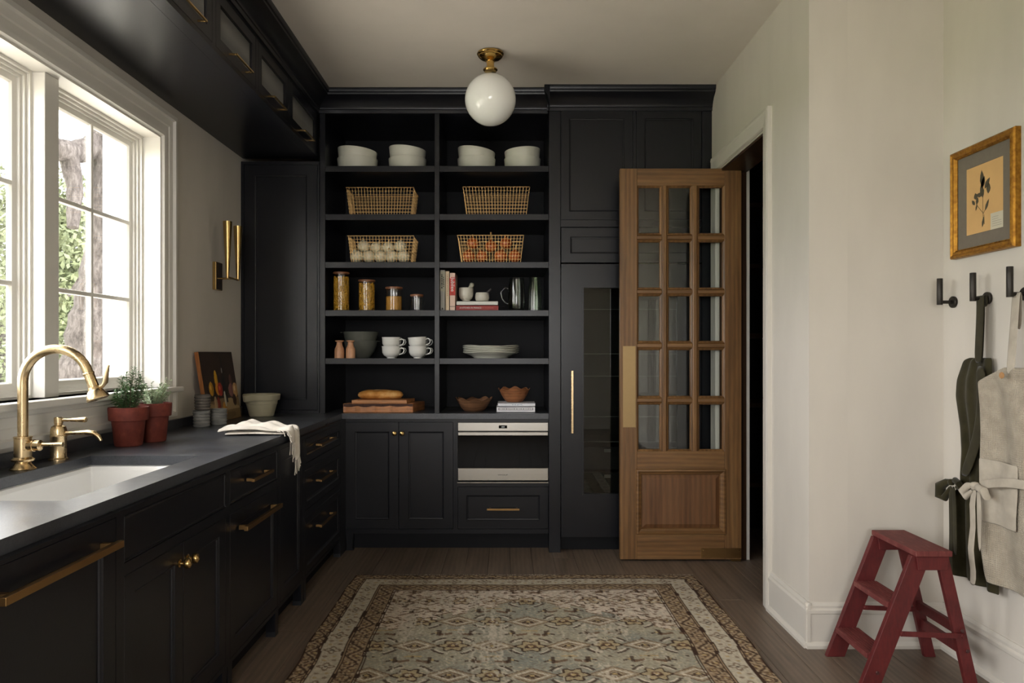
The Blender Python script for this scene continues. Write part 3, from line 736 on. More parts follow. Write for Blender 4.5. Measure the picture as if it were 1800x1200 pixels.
# lattice of rosettes, lozenges and leaves
inner = dist > bw
def cell(pu, pv, ou, ov, stag=True):
    r = np.floor((Vd-ov)/pv); sh_ = (r % 2)*.5*pu if stag else 0
    return ((Ud-cu_+ou+sh_+pu*40.5) % pu)-pu/2, ((Vd-ov) % pv)-pv/2, r
scr = np.sin(Ud*95+3*np.sin(Vd*60))*np.sin(Vd*105+3*np.sin(Ud*55))
put(inner & (scr > .74), sand, .7); put(inner & (scr < -.82), brown, .5)
for (pu, pv, ou, ov, kind) in ((.34,.30,0,.0,0),(.34,.30,.17,.0,1),(.17,.15,.0,.075,2),(.34,.30,.0,.15,3),(.17,.10,.085,.02,4)):
    a, b, r = cell(pu, pv, ou, ov)
    rad = np.hypot(a, b*1.05); man = np.abs(a)+np.abs(b)*1.5; th = np.arctan2(b, a)
    if kind == 0:
        put(man < .105, tan, .5); put(np.abs(man-.105) < .007, brown, .9); put(np.abs(man-.070) < .007, cream, .9); put(np.abs(man-.045) < .006, brown, .9); put(man < .024, choc); put(man < .011, gold)
    if kind == 1:
        put(rad < .055*(1+.2*np.cos(6*th)), gold, .6); put(np.abs(rad-.055*(1+.2*np.cos(6*th))) < .006, choc, .95); put(rad < .026, brown); put(rad < .012, cream)
        put((np.abs(rad-.100) < .008) & (np.abs(np.cos(2*th)) < .7), choc, .85); put((np.abs(rad-.088) < .005) & (np.abs(np.cos(2*th)) < .6), cream, .8)
    if kind == 2:
        put((np.abs(a) < .030) & (np.abs(b-.5*np.abs(a)) < .007), choc, .9); put(rad < .010, gold)
    if kind == 3:
        put((np.abs(b-.35*np.abs(a)) < .011) & (np.abs(a) < .075) & (np.abs(a) > .014), brown, .95); put((np.abs(b+.035) < .006) & (np.abs(a) < .04), gold, .9); put((np.abs(np.abs(a)-.075) < .010) & (np.abs(b) < .030), choc, .85)
    if kind == 4:
        put(inner & (np.hypot(a, b) < .008), choc, .8)
put(span & (np.sin(Ud*70+4*np.sin(Vd*40))*np.sin(Vd*85+2*np.sin(Ud*33)) > .35), brown, .85)
put(span & (np.sin(Ud*62+2)*np.sin(Vd*77+1+2*np.sin(Ud*30)) > .6), cream, .7)
# borders
along = np.where(dist == np.minimum(Ud, W_-Ud), Vd, Ud)
def vine(lo, hi, bgc, p):
    mk = (dist >= lo) & (dist < hi); put(mk, bgc); mid = (lo+hi)/2; d_ = dist-mid; h = (hi-lo)/2
    ph = along*2*PI/p
    put(mk & (np.abs(d_-h*.55*np.sin(ph)) < .007), choc, .85)
    q = (along/p*2 % 1)-.5
    rr = np.hypot(q*p/2, d_+h*.35*np.sign(np.sin(ph))); put(mk & (rr < .020), brown, .9); put(mk & (rr < .009), gold)
    put(mk & (np.sin(along*150)*np.sin(dist*190) > .45), choc, .7); put(mk & (np.sin(along*110+2)*np.sin(dist*150+1) < -.62), sand, .6)
vine(0, .074, tan*.55+sand*.2+brown*.25, .13)
vine(.178, .272, tan*.5+sand*.15+brown*.35, .15)
mk = (dist >= .074) & (dist < .178); put(mk, sage*.55+cream*.45)
q = (along/.17 % 1)-.5; d_ = dist-.126; rr = np.hypot(q*.17, d_); th = np.arctan2(d_, q*.17)
put(mk & (np.abs(rr-.026*(1+.35*np.cos(4*th))) < .006), brown, .8); put(mk & (rr < .009), choc, .8)
q2 = ((along/.17+.5) % 1)-.5
for s_ in (-1, 1): put(mk & (np.hypot(q2*.17-.018*s_, d_-.022*s_) < .010), brown, .7); put(mk & (np.hypot(q2*.17+.022*s_, d_-.018*s_) < .009), gold, .8)
for e in (.066, .076, .176, .187, .270, .281): put(np.abs(dist-e) < .0034, choc)
put(dist < .006, choc)
# wear: pale foundation showing in lengthwise streaks
wr = vnoise(U, V, 60, 3.5, 11)*.5+vnoise(U, V, 7, 4.5, 12)*.45+vnoise(U, V, 140, 60, 13)*.55
wz = np.exp(-((U-.80)/.10)**2)*.20+np.exp(-((U-1.10)/.08)**2)*.12+.05*np.exp(-((U-.45)/.2)**2)
put((wr+wz > 1.05) & inner, c_(196,186,170), .75); put((wr+wz > .99) & inner, c_(176,166,150), .35)
C *= (0.80+.40*vnoise(U, V, 170, 90, 14))[...,None]
C *= (0.9+.2*vnoise(U, V, 1.5, 1.5, 15))[...,None]
hz = .007+.002*vnoise(U, V, 3, 3, 21)
verts = np.stack([U+RX_0+(vnoise(U,V,.01,4,30)-.5)*.018*(1-2*U/W_), RYF-V-(vnoise(U,V,3,.01,31)-.5)*.02, hz], -1).reshape(-1, 3)
idx = np.arange(nu*nv).reshape(nv, nu)
faces = np.stack([idx[:-1,:-1], idx[1:,:-1], idx[1:,1:], idx[:-1,1:]], -1).reshape(-1, 4)
def npmesh(name, verts, faces, col, mat, origin):
    me = bpy.data.meshes.new(name); verts = verts-np.array(origin)
    me.vertices.add(len(verts)); me.vertices.foreach_set('co', verts.ravel().astype(np.float32))
    me.loops.add(faces.size); me.loops.foreach_set('vertex_index', faces.ravel().astype(np.int32))
    me.polygons.add(len(faces)); me.polygons.foreach_set('loop_start', (np.arange(len(faces))*4).astype(np.int32))
    me.update(calc_edges=True)
    at = me.color_attributes.new('Col', 'FLOAT_COLOR', 'POINT')
    at.data.foreach_set('color', np.concatenate([col.reshape(-1,3), np.ones((len(verts),1))], 1).ravel().astype(np.float32))
    me.polygons.foreach_set('use_smooth', np.ones(len(faces), dtype=bool))
    me.materials.append(mat); o = bpy.data.objects.new(name, me); COL.objects.link(o); o.location = origin; ORG[o.name] = Vector(origin)
    return o
rug = thing('area_rug', 'worn vintage rug with brown borders and faded blue field', 'rug', ((RX_0+RX_1)/2, 3.0, 0))
RUGM = vcolm('faded_wool_pile', .95, 350, .5, .1)
o = npmesh('pile', verts, faces, C, RUGM, ((RX_0+RX_1)/2, 3.0, 0)); o.parent = rug; o.location = (0,0,0)
MB().box(RX_0+.004, RX_1-.004, RYN+.004, RYF-.004, .0, .006).build('backing', paint('rug_backing', (.12,.08,.05), .95), rug)
m = MB(); xx = RX_0
while xx < RX_1:
    l_ = random.uniform(.008, .03); a = random.uniform(-.01, .01)
    m.add([(xx,RYF-.008,.007),(xx+.004,RYF-.008,.007),(xx+.004+a,RYF+l_,.003),(xx+a,RYF+l_,.003)], [(0,1,2,3)]); xx += random.uniform(.004,.008)
m.build('fringe', paint('pale_cotton_fringe', (.5,.43,.36), .95), rug, kind='stuff')

# ------------------------------------------------------------------ tap and soap dispenser
ty, tx = 2.55, -1.667; z0 = zt
s5 = F/ty
def tp(px, py): return (X(px, ty), ty, Z(py, ty))
tap = thing('kitchen_faucet', 'tall brushed brass gooseneck faucet with flared spray head behind the sink', 'faucet', (tx, ty, z0))
MB().lathe([(0,z0),(.040,z0),(.041,z0+.004),(.034,z0+.010),(.026,z0+.020),(.024,z0+.026),(.034,z0+.030),(.036,z0+.036),(.030,z0+.040),(.027,z0+.044),(.027,z0+.108),(.029,z0+.110),(.029,z0+.114),(.017,z0+.116)], 28, (tx,ty,0)).build('base', BRASSF, tap, smooth=True, angle=30)
pts = [(tx, ty, z0+.10), (tx, ty, Z(672,ty))]
rc = .1155; cx_, cz_ = tx+rc, Z(672, ty)
for k in range(1, 19): 
    a = PI - k*PI/18*.91; pts.append((cx_+rc*math.cos(a), ty, cz_+rc*math.sin(a)))
MB().tube(pts, .0165, 16).build('spout', BRASSF, tap, smooth=True)
e = Vector(pts[-1]); dirv = (Vector(pts[-1])-Vector(pts[-2])).normalized()
Mh = Matrix.Translation(e) @ dirv.to_track_quat('Z', 'Y').to_matrix().to_4x4()
m = MB(); m.M = Mh; m.lathe([(.0172,-.002),(.0185,0),(.0185,.004),(.017,.006),(.0175,.052),(.021,.054),(.022,.062),(.026,.066),(.036,.088),(.0365,.094),(.033,.096),(0,.093)], 24)
hd = m.build('spray_head', BRASSF, tap, smooth=True, angle=30)
q = Mh @ Vector((0,0,.05)); 
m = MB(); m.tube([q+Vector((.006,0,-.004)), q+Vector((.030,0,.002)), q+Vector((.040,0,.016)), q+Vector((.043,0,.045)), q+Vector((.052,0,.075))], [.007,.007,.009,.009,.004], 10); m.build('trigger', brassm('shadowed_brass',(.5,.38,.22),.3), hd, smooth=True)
zv = z0+.083
MB().lathe([(0,.02),(.019,.02),(.0205,.034),(.021,.036),(.021,.040),(.0185,.041),(.019,.060),(.013,.064),(0,.065)], 20, (tx,ty,zv), 'x').build('valve', BRASSF, tap, smooth=True, angle=30)
MB().tube([(tx+.06,ty,zv+.003),(tx+.075,ty,zv+.003),(tx+.133,ty,zv+.003),(tx+.138,ty,zv+.003)], [.006,.0055,.0085,.008], 12).build('lever', BRASSF, tap, smooth=True)
ty2 = 2.78; tx2 = -1.683
sd = thing('water_tap', 'short brushed brass tap with thin curved spout beside the tall faucet', 'tap', (tx2, ty2, z0))
MB().lathe([(0,z0),(.034,z0),(.034,z0+.005),(.029,z0+.009),(.028,z0+.012),(.028,z0+.085),(.0295,z0+.088),(.0295,z0+.092),(.028,z0+.094),(.028,z0+.112),(.024,z0+.126),(.017,z0+.130),(.014,z0+.132),(.014,z0+.136),(.0155,z0+.138),(.0155,z0+.158),(.012,z0+.161),(0,z0+.161)], 28, (tx2,ty2,0)).build('body', BRASSF, sd, smooth=True, angle=30)
MB().tube([(tx2+.012,ty2,z0+.150),(tx2+.04,ty2,z0+.150),(tx2+.100,ty2,z0+.151),(tx2+.104,ty2,z0+.151)], [.006,.006,.010,.009], 12).build('lever', BRASSF, sd, smooth=True)
MB().tube([(tx2+.02,ty2,z0+.099),(tx2+.05,ty2,z0+.101),(tx2+.11,ty2,z0+.103),(tx2+.135,ty2,z0+.100),(tx2+.150,ty2,z0+.088),(tx2+.160,ty2,z0+.072)], [.010,.007,.0095,.010,.009,.006], 12).build('spout', BRASSF, sd, smooth=True)

# ------------------------------------------------------------------ potted herbs
terra = NT('painted_terracotta'); f_ = terra.noise(terra.mapping(), 28, 6, .65)
terra.set(col=terra.ramp(f_, [(.3, lin(92,40,33)), (.6, lin(116,54,43)), (.8, lin(146,84,68))]), rough=.7, spec=.3)
soil = paint('potting_soil', (.03,.02,.014), .95, .4, 60, .6, 90)
def pot(par, x_, y_, rt, rb, hh):
    n = 72; prof = [(rb*.92,0),(rb,.004),(rb+(rt*.90-rb)*.66,hh*.655),(rt*.93,hh*.66),(rt*.965,hh*.67),(rt,hh*.96),(rt*.995,hh),(rt*.93,hh),(rt*.90,hh*.9)]
    P = []
    for i, (r, z) in enumerate(prof):
        rr = []
        for k in range(n):
            f2 = 1+(.012 if (k % 2) and 1 <= i <= 5 else 0)
            a = 2*PI*k/n; rr.append((x_+r*f2*math.cos(a), y_+r*f2*math.sin(a), z0+z))
        P.append(rr)
    m = MB().grid(P, cv=True); m.f.append(tuple(range(n))); m.build('pot', terra.m, par, smooth=True, angle=50)
    MB().lathe([(0,z0+hh*.92),(rt*.91,z0+hh*.90)], 24, (x_,y_,0)).build('soil', soil, par)
    return z0+hh*.9
def herb(par, x_, y_, zb_, stems, leafmat, stemm, nl, ll, lw_, seed, upk=.6):
    rnd = random.Random(seed); ms, ml = MB(), MB()
    for (bx, by, tx_, ty_, tz_) in stems:
        p0 = Vector((x_+bx, y_+by, zb_-.005)); p3 = Vector((x_+tx_, y_+ty_, zb_+tz_)); mid = p0.lerp(p3, .5)+Vector((rnd.uniform(-.008,.008), rnd.uniform(-.008,.008), 0)); mid.x = (mid.x*2+p0.x)/3; mid.y = (mid.y*2+p0.y)/3
        pts_ = [((1-t_)**2*p0+2*t_*(1-t_)*mid+t_*t_*p3) for t_ in [k/10 for k in range(11)]]
        ms.tube(pts_, [.0016*(1.2-.08*k) for k in range(11)], 5)
        for k in range(nl):
            t_ = .12+.88*(k+rnd.random())/nl; i = min(9, int(t_*10)); c = pts_[i].lerp(pts_[i+1], t_*10-i)
            ax = (pts_[i+1]-pts_[i]).normalized(); a = rnd.uniform(0, 2*PI); o_ = ax.orthogonal().normalized()
            d2 = (Matrix.Rotation(a, 3, ax) @ o_)*1.0+ax*rnd.uniform(upk*.5, upk*1.5); d2.normalize(); sd_ = d2.cross(ax).normalized()
            l2 = ll*rnd.uniform(.7, 1.2); w2 = lw_
            tip = c+d2*l2+Vector((0,0,-.15*l2)); mm_ = c+d2*l2*.55
            ml.add([c, mm_+sd_*w2, tip, mm_-sd_*w2], [(0,1,2,3)])
    ms.build('stems', stemm, par); o = ml.build('foliage', leafmat, par); o['kind'] = 'stuff'
greenl = paint('rosemary_leaf', lin(78,108,66), .55, .45, 60); silver = paint('silver_thyme_leaf', lin(150,166,132), .7, .35, 60)
stemm = paint('woody_stem', lin(84,66,48), .8, .2, 40)
px_, py_ = -1.637, 3.205
p1 = thing('potted_rosemary', 'tall green rosemary in a ribbed terracotta pot nearest the tap', 'potted plant', (px_, py_, z0))
zp = pot(p1, px_, py_, .0805, .055, .168)
rn = random.Random(4); stems = []
for (tx_, ty_, tz_) in [(.025,.0,.19),(.04,.01,.165),(.015,.01,.175),(-.03,0,.15),(-.015,.01,.165),(-.04,.01,.135),(.055,0,.14),(.06,.02,.115),(-.055,0,.09),(-.06,.01,.07),(0,-.03,.12),(.03,-.04,.1),(-.03,.04,.11),(.065,0,.09),(-.05,-.02,.055),(.0,.02,.14),(.045,.02,.15),(-.02,-.03,.085),(-.065,0,.045)]:
    stems.append((tx_*.25, ty_*.25, tx_, ty_, tz_))
herb(p1, px_, py_, zp, stems, greenl, stemm, 64, .024, .0032, 11)
px2, py2 = -1.60, 3.36
p2 = thing('potted_thyme', 'silvery bushy thyme in a terracotta pot behind the rosemary', 'potted plant', (px2, py2, z0))
zp2 = pot(p2, px2, py2, .074, .05, .175)
stems = []
for k in range(34):
    a = rn.uniform(0, 2*PI); r = rn.uniform(.02, .085); stems.append((.3*r*math.cos(a), .3*r*math.sin(a), r*math.cos(a)+.012, r*math.sin(a), rn.uniform(.05, .115)))
stems += [(.02,0,.055,.01,.135),(.02,0,.07,.01,.12)]
herb(p2, px2, py2, zp2, stems, silver, paint('pale_stem', lin(140,140,112), .8), 44, .014, .0036, 12, .5)

# ------------------------------------------------------------------ stoneware cups, painting, bowl, towel on the counter
cupm = NT('ribbed_stoneware'); wv = cupm.noise(cupm.mapping((1,1,7)), 14, 4); cupm.set(col=cupm.ramp(wv, [(.3, lin(98,98,96)), (.7, lin(150,150,146))]), rough=.7)
cupd = paint('dark_stoneware', lin(92,86,80), .75, .2, 30)
def ribcup(x_, y_, zb_, r, hh, mat, lab_):
    prof = [(r*.86,0)]
    for k in range(22):
        prof.append((r*(.93+.06*k/22)+.0022*math.sin(k*PI/2.1), .004+(hh-.006)*k/21))
    prof += [(r*.99, hh), (r*.93, hh), (r*.90, hh*.2), (0, hh*.15)]
    o = MB().lathe(prof, 32, (x_, y_, zb_)).build('ribbed_cup', mat, smooth=True, angle=60); return tag(o, lab_, 'cup', 'ribbed stoneware cups')
ribcup(X(354.5,4.02), 4.02, z0, .045, .090, cupm.m, 'grey ribbed stoneware cup at the front, under the stacked cup')
ribcup(X(355.5,4.03)+.002, 4.03, z0+.0905, .042, .084, cupd, 'darker ribbed stoneware cup stacked on another cup')
ribcup(X(384.5,4.15), 4.15, z0, .046, .089, cupm.m, 'grey ribbed stoneware cup standing alone before the painting')
# leaning canvas painting
yp0, yp1 = 4.156, 4.655; pw, ph = yp1-yp0, .404; n_u, n_v = 100, 84
Up, Vp = np.meshgrid(np.linspace(0, 1, n_u), np.linspace(0, 1, n_v))     # u along wall, v up
A = np.zeros(Up.shape+(3,)); A[:] = c_(44,32,24)
A *= (.75+.5*vnoise(Up, Vp, 6, 6, 41))[...,None]
def pa(mask, col, a=1.):
    q_ = (mask.astype(float)*a)[...,None]; A[:] = A*(1-q_)+col*q_
tb = Vp < .30+.05*(vnoise(Up, Vp, 5, 5, 42)-.5)
pa(tb, c_(150,128,94)); pa(Vp < .14, c_(112,92,60)); pa(tb & (vnoise(Up, Vp, 9, 14, 43) > .62), c_(86,66,40), .6)
def blob(u_, v_, ru, rv, col, hi=None):
    r = np.hypot((Up-u_)/ru, (Vp-v_)/rv); pa(r < 1, col); pa((r < 1) & (Up > u_+.2*ru), col*.55, .5)
    if hi is not None: pa(np.hypot((Up-u_+.25*ru)/(ru*.35), (Vp-v_-.2*rv)/(rv*.35)) < 1, hi, .8)
pa((np.abs(Up-.60) < .055) & (Vp > .25) & (Vp < .62), c_(24,24,22)); pa((np.abs(Up-.60) < .024) & (Vp > .6) & (Vp < .93), c_(24,24,22)); blob(.585,.72,.015,.04,c_(130,130,124))
blob(.20,.47,.065,.10,c_(176,128,38),c_(214,170,80)); blob(.375,.60,.045,.13,c_(186,140,40)); blob(.39,.46,.07,.09,c_(184,120,40)); blob(.46,.45,.075,.10,c_(146,44,34),c_(200,90,70))
blob(.82,.55,.05,.11,c_(92,60,52)); blob(.80,.42,.09,.10,c_(126,84,78)); blob(.93,.42,.08,.11,c_(178,140,92),c_(214,190,150)); blob(.36,.22,.05,.13,c_(128,36,28)); blob(.52,.16,.07,.10,c_(170,120,44)); blob(.27,.24,.045,.12,c_(176,150,116)); blob(.86,.27,.06,.09,c_(52,34,28)); blob(.57,.30,.03,.12,c_(176,172,156))
A *= 1.35
xb, xt = XL+.090, XL+.026
vv = np.stack([xb+.012+(xt-xb)*Vp, yp0+pw*Up, z0+.004+ph*Vp], -1).reshape(-1, 3)
ii = np.arange(n_u*n_v).reshape(n_v, n_u); ff = np.stack([ii[:-1,:-1], ii[:-1,1:], ii[1:,1:], ii[1:,:-1]], -1).reshape(-1, 4)
pn = thing('still_life_painting', 'unframed still life canvas of fruit and a bottle leaning on the wall', 'painting', (xb, (yp0+yp1)/2, z0))
o = npmesh('painted_canvas', vv, ff, A, vcolm('oil_paint', .5, 120, .3, .4), (xb, (yp0+yp1)/2, z0)); o.parent = pn; o.location = (0,0,0)
m = MB(); m.prism([(xb+.011,z0+.001),(xt+.011,z0+.004+ph),(xt-.012,z0+.004+ph-.003),(xb-.012,z0+.001)], 'y', yp0, yp1); m.build('stretcher', woodm('pine_stretcher', lin(120,78,42), lin(160,110,62), lin(180,130,80), 'z'), pn)
# cream batter bowl with a pouring lip
creamm = paint('cream_stoneware', lin(170,164,140), .35, .05, 12, spec=.5)
def batter():
    x_, y_ = X(460, 4.71), 4.71; n = 48; R = .115
    prof = [(.070,0),(.075,.004),(.094,.078),(.098,.080),(.096,.083),(.0985,.100),(.108,.102),(.112,.108),(.1155,.136),(.112,.141),(.106,.138),(.09,.08),(.066,.012),(0,.010)]
    P = []
    for (r, z) in prof:
        rr = []
        for k in range(n):
            a = 2*PI*k/n; lip = max(0, math.cos(a-math.radians(232)))**30 if z > .09 else 0
            rr.append((x_+(r+.014*lip)*math.cos(a), y_+(r+.014*lip)*math.sin(a), z0+z-.008*lip))
        P.append(rr)
    m = MB().grid(P[:-1], cv=True); m.f.append(tuple(range(n))); b_ = len(m.v); m.v.append(Vector((x_,y_,z0+.01))); m.f += [(b_-n+k, b_-n+(k+1)%n, b_) for k in range(n)]
    tag(m.build('batter_bowl', creamm, smooth=True, angle=35), 'cream stoneware batter bowl with pouring lip in the counter corner', 'bowl')
batter()
# linen towel draped over the counter edge
lm_ = NT('white_linen'); lw2 = lm_.wave(lm_.mapping((1,1,1)), 260, 0, 0, 1, 'Y'); lm_.set(col=lm_.ramp(lm_.noise(lm_.mapping(), 12, 4), [(.3, lin(206,198,186)), (.7, lin(232,226,216))]), rough=.95, spec=.1, sheen=.2); lm_.bump(lw2, .3, .001)
LIN = lm_.m
tw_ = thing('linen_towel', 'crumpled white linen towel with knotted fringe draped over the counter edge', 'towel', (-1.2, 3.75, z0))
rt = random.Random(9)
def twp(u_, v_):
    # u: 0 at the fold on the counter .. 1 hanging over the edge ; v: 0 near the camera .. 1 far
    L = u_*.47; xe = CF+.012; flat = .32
    yy = 3.575+.24*v_+.055*u_*(1-v_)
    mound = .058*math.sin(PI*min(1, .10+.95*v_))**.6*(1-.75*u_)*min(1, .35+3*u_)
    crease = .007*math.sin(11*v_+6*u_)+.006*math.sin(19*u_-5*v_+1)+.004*math.sin(27*v_+13*u_)
    top = max(z0+.006+mound+crease*(.3+min(1, 4*v_)), z0+.004)
    xs_ = xe-flat+L+.022*math.sin(PI*v_)*(1-u_)-.02*math.sin(5*v_)*(1-u_)
    if L < flat: return (min(xs_, xe), yy, top)
    h_ = L-flat; k_ = min(1, h_/.03)
    return (xe+.012*math.sin(k_*PI/2)+.010*math.sin(11*v_)*k_+.006, yy+.012*math.sin(7*v_)*k_, top-(1-math.cos(k_*PI/2))*.015-max(0, h_-.012)*(.95 if v_ > .5 else .30+.3*v_))
P = [[twp(i/44, j/26) for j in range(27)] for i in range(45)]
MB().grid(P).build('cloth', LIN, tw_, smooth=True, solid=.005, angle=80, sub=1)
MB().grid([[(min(p[0]+.018, CF+.004), p[1]-.006+.012*(j/26), max(z0+.0025, z0+(p[2]-z0)*.35)) for j, p in enumerate(r)] for r in P[2:31]]).build('lower_fold', LIN, tw_, smooth=True, solid=.004, angle=80)
m = MB()
for j in range(0, 27, 1):
    p = Vector(P[44][j]); l_ = rt.uniform(.035, .075); k_ = Vector((rt.uniform(-.003,.006), rt.uniform(-.012,.008), -l_))
    m.tube([p+Vector((0,0,.004)), p+k_*.5+Vector((rt.uniform(-.003,.003), rt.uniform(-.004,.004), 0)), p+k_, p+k_*1.06], [.0016,.0014,.0028,.001], 5)
for j in range(0, 20, 2):
    p = Vector(P[26+j//2][0]); l_ = rt.uniform(.02, .05)
    e_ = p+Vector((rt.uniform(.005,.015), -rt.uniform(.005,.018), -.004)); e_.z = max(e_.z, z0+.003) if e_.x < CF+.005 else e_.z-l_*.5
    m.tube([p, p.lerp(e_, .5), e_], [.0018,.0015,.0022], 5)
m.build('fringe', LIN, tw_, smooth=True, kind='stuff')

# ------------------------------------------------------------------ sconce
sy = 4.50; sc = thing('wall_sconce', 'brass wall sconce with two tapering upright arms', 'sconce', (XL, sy, 1.70))
darkb = brassm('dark_bronze', (.10,.07,.04), .35)
pl = MB().box(XL, XL+.022, sy-.05, sy+.05, 1.697, 1.866).build('backplate', BRASS, sc, bevel=.002)
MB().box(XL+.022, XL+.0235, sy-.046, sy+.046, 1.701, 1.862).build('inset', darkb, pl)
MB().tube([(XL+.02, sy, 1.768), (XL+.105, sy, 1.768)], .006, 10).build('stem', BRASS, sc)
MB().tube([(XL+.105, sy-.085, 1.768), (XL+.105, sy+.085, 1.768)], .0065, 10).build('crossbar', BRASS, sc)
for s_ in (-1, 1):
    m = MB().lathe([(0,1.762),(.0085,1.762),(.009,1.766),(.027,2.10),(.0255,2.10),(.008,1.79),(0,1.79)], 20, (XL+.105, sy+s_*.085, 0)); m.build('taper', BRASS, sc, smooth=True, angle=30)
# ------------------------------------------------------------------ things on the open shelves
ORD = ['first','second','third','fourth','fifth','sixth','seventh','eighth','ninth']
ws = paint('white_stoneware', lin(214,214,200), .42, .03, 14, spec=.5)
def bowl_at(cx_, cy_, zb_, R, hh, tilt, az, name, lab_, grp):
    prof = [(R*.84,0),(R*.88,.004),(R*.955,hh*.35),(R*.985,hh*.75),(R,hh*.97),(R*.995,hh),(R*.965,hh),(R*.94,hh*.9),(R*.86,.02),(0,.014)]
    m = MB(); m.lathe(prof, 40)
    for i, p in enumerate(m.v):
        zz = p.z
        if zz > .02:
            p.z += tilt*(p.x*math.cos(az)+p.y*math.sin(az))*(zz/hh)
    m.v = [p+Vector((cx_, cy_, zb_)) for p in m.v]
    return tag(m.build(name, ws, smooth=True, angle=45, origin=(cx_,cy_,zb_)), lab_, 'bowl', grp)
YS = 5.12
z1 = SHZ[0]
for (a, b, top, tl, az, w1) in ((590,661,250,.10,PI,'at the far left'), (681,748,246,.10,PI*.95,'beside the divider on its left'), (803,871,250,.14,PI,'beside the divider on its right'), (886,951,251,.08,0.1,'at the far right')):
    R = (X(b,YS)-X(a,YS))/2; cx_ = (X(a,YS)+X(b,YS))/2
    bowl_at(cx_, YS+.06, z1, R, .105, 0, 0, 'serving_bowl', 'white deep bowl under another bowl on the top shelf, ' + w1, 'white bowls on the top shelf')
    bowl_at(cx_, YS+.06, z1+(.090 if top == 246 else .080), R*.975, .086, tl, az, 'serving_bowl', 'white deep bowl stacked uppermost on the top shelf, ' + w1, 'white bowls on the top shelf')

# wire baskets
wire = brassm('coppery_brass_wire', (.52,.33,.14), .35)
def basket(x0_, x1_, xb0, xb1, z, hh, y0_, y1_, lab_, skew=0):
    t = thing('wire_basket', lab_, 'basket', ((x0_+x1_)/2, (y0_+y1_)/2, z), 'brass wire baskets')
    din = ((xb0-x0_)+(x1_-xb1))/2
    def corner(i, top):
        a = [(x0_,y0_),(x1_,y0_),(x1_,y1_),(x0_,y1_)][i]; b = [(xb0,y0_+.02),(xb1,y0_+.02),(xb1,y1_-.02),(xb0,y1_-.02)][i]
        return Vector((*(a if top else b), z+(hh if top else .004)))
    r = .00105; m = MB()
    for i in range(4):
        A0, A1, B0, B1 = corner(i,True), corner((i+1)%4,True), corner(i,False), corner((i+1)%4,False)
        ln = (A1-A0).length; n = max(4, int(ln/.0205))
        for k in range(1, n): m.tube([A0.lerp(A1,k/n), B0.lerp(B1,k/n)], r, 4, False)
        for k in range(1, 8):
            m.tube([A0.lerp(B0,k/8), A1.lerp(B1,k/8)], r, 4, False)
    B = [corner(i,False) for i in range(4)]
    for k in range(1, 22): m.tube([B[0].lerp(B[1],k/22), B[3].lerp(B[2],k/22)], r, 4, False)
    for k in range(1, 10): m.tube([B[0].lerp(B[3],k/10), B[1].lerp(B[2],k/10)], r, 4, False)
    m.build('wire_mesh', wire, t, kind='stuff')
    for top, nm in ((True,'rim'),(False,'base_frame')):
        c = [corner(i,top) for i in range(4)]; m = MB()
        for i in range(4): m.tube([c[i], c[(i+1)%4]], .0026, 6)
        m.build(nm, wire, t)
    m = MB()
    return t
yb0, yb1 = YF+.05, YF+.33
def bk(a, b, ab, bb_, zi, top, lab_):
    basket(X(a,yb0), X(b,yb0), X(ab,yb0+.02), X(bb_,yb0+.02), SHZ[zi], Z(top,yb0)-SHZ[zi], yb0, yb1, lab_)
bk(608, 727, 614, 722, 1, 329.5, 'empty brass wire basket above the basket of white onions')
bk(813.5, 931, 820, 925, 1, 328.5, 'empty brass wire basket above the basket of brown onions')
bk(611, 727, 617, 722, 2, 414.5, 'brass wire basket holding white onions')
bk(804, 920.5, 811, 915, 2, 413.5, 'brass wire basket holding brown onions')
won = NT('white_onion_skin'); q = won.noise(won.mapping((1,1,.2)), 60, 4); won.set(col=won.ramp(q, [(.3, lin(190,182,150)), (.7, lin(228,224,204))]), rough=.4, spec=.5)
bon = NT('brown_onion_skin'); q = bon.noise(bon.mapping((1,1,.15), rnd=5), 60, 5); bon.set(col=bon.ramp(q, [(.25, lin(128,56,24)), (.55, lin(176,88,42)), (.8, lin(206,132,78))]), rough=.3, spec=.5)
stub = paint('dry_onion_neck', lin(176,140,90), .8, .2, 50)
def onion(mat, x_, y_, z_, r, nk, lab_, grp):
    prof = [(0,-r*.92),(r*.2,-r*.9)]+[(r*math.sin(t_), -r*.92*math.cos(t_)) for t_ in [PI*k/14 for k in range(2, 12)]]+[(r*.36,r*.88),(r*.20,r*.98),(r*.12,r*1.10)]
    m = MB(); M_ = Matrix.Translation((x_, y_, z_)) @ Matrix.Rotation(random.uniform(0, .5) if nk < .5 else .15, 4, (random.uniform(-1,1), random.uniform(-1,1), 0))
    m.M = M_; m.lathe(prof, 20); t = m.build('onion', mat, smooth=True, origin=(x_, y_, z_-r*.92)); tag(t, lab_, 'onion', grp)
    m = MB(); m.M = M_; m.lathe([(r*.13,r*1.05),(r*.09,r*(1.15+.35*nk)),(r*.16,r*(1.25+.6*nk)),(r*.02,r*(1.3+.62*nk))], 8); m.build('neck', stub, t)
wb = [627,648,668.5,688,709]; wt = [(639.5,433),(662,435.5),(682.5,435.5),(704,433)]
yo = YF+.115; so = F/yo; z3 = SHZ[2]
for i, p in enumerate(wb): onion(won.m, X(p,yo), yo, z3+.008+.043, .0445, .1, 'white onion in the wire basket, %s from the left in the bottom row' % ORD[i], 'white onions')
for i, (p, q) in enumerate(wt): onion(won.m, X(p,yo+.03), yo+.03, Z(q,yo+.03), .043, .1, 'white onion in the wire basket, %s from the left in the upper row' % ORD[i], 'white onions')
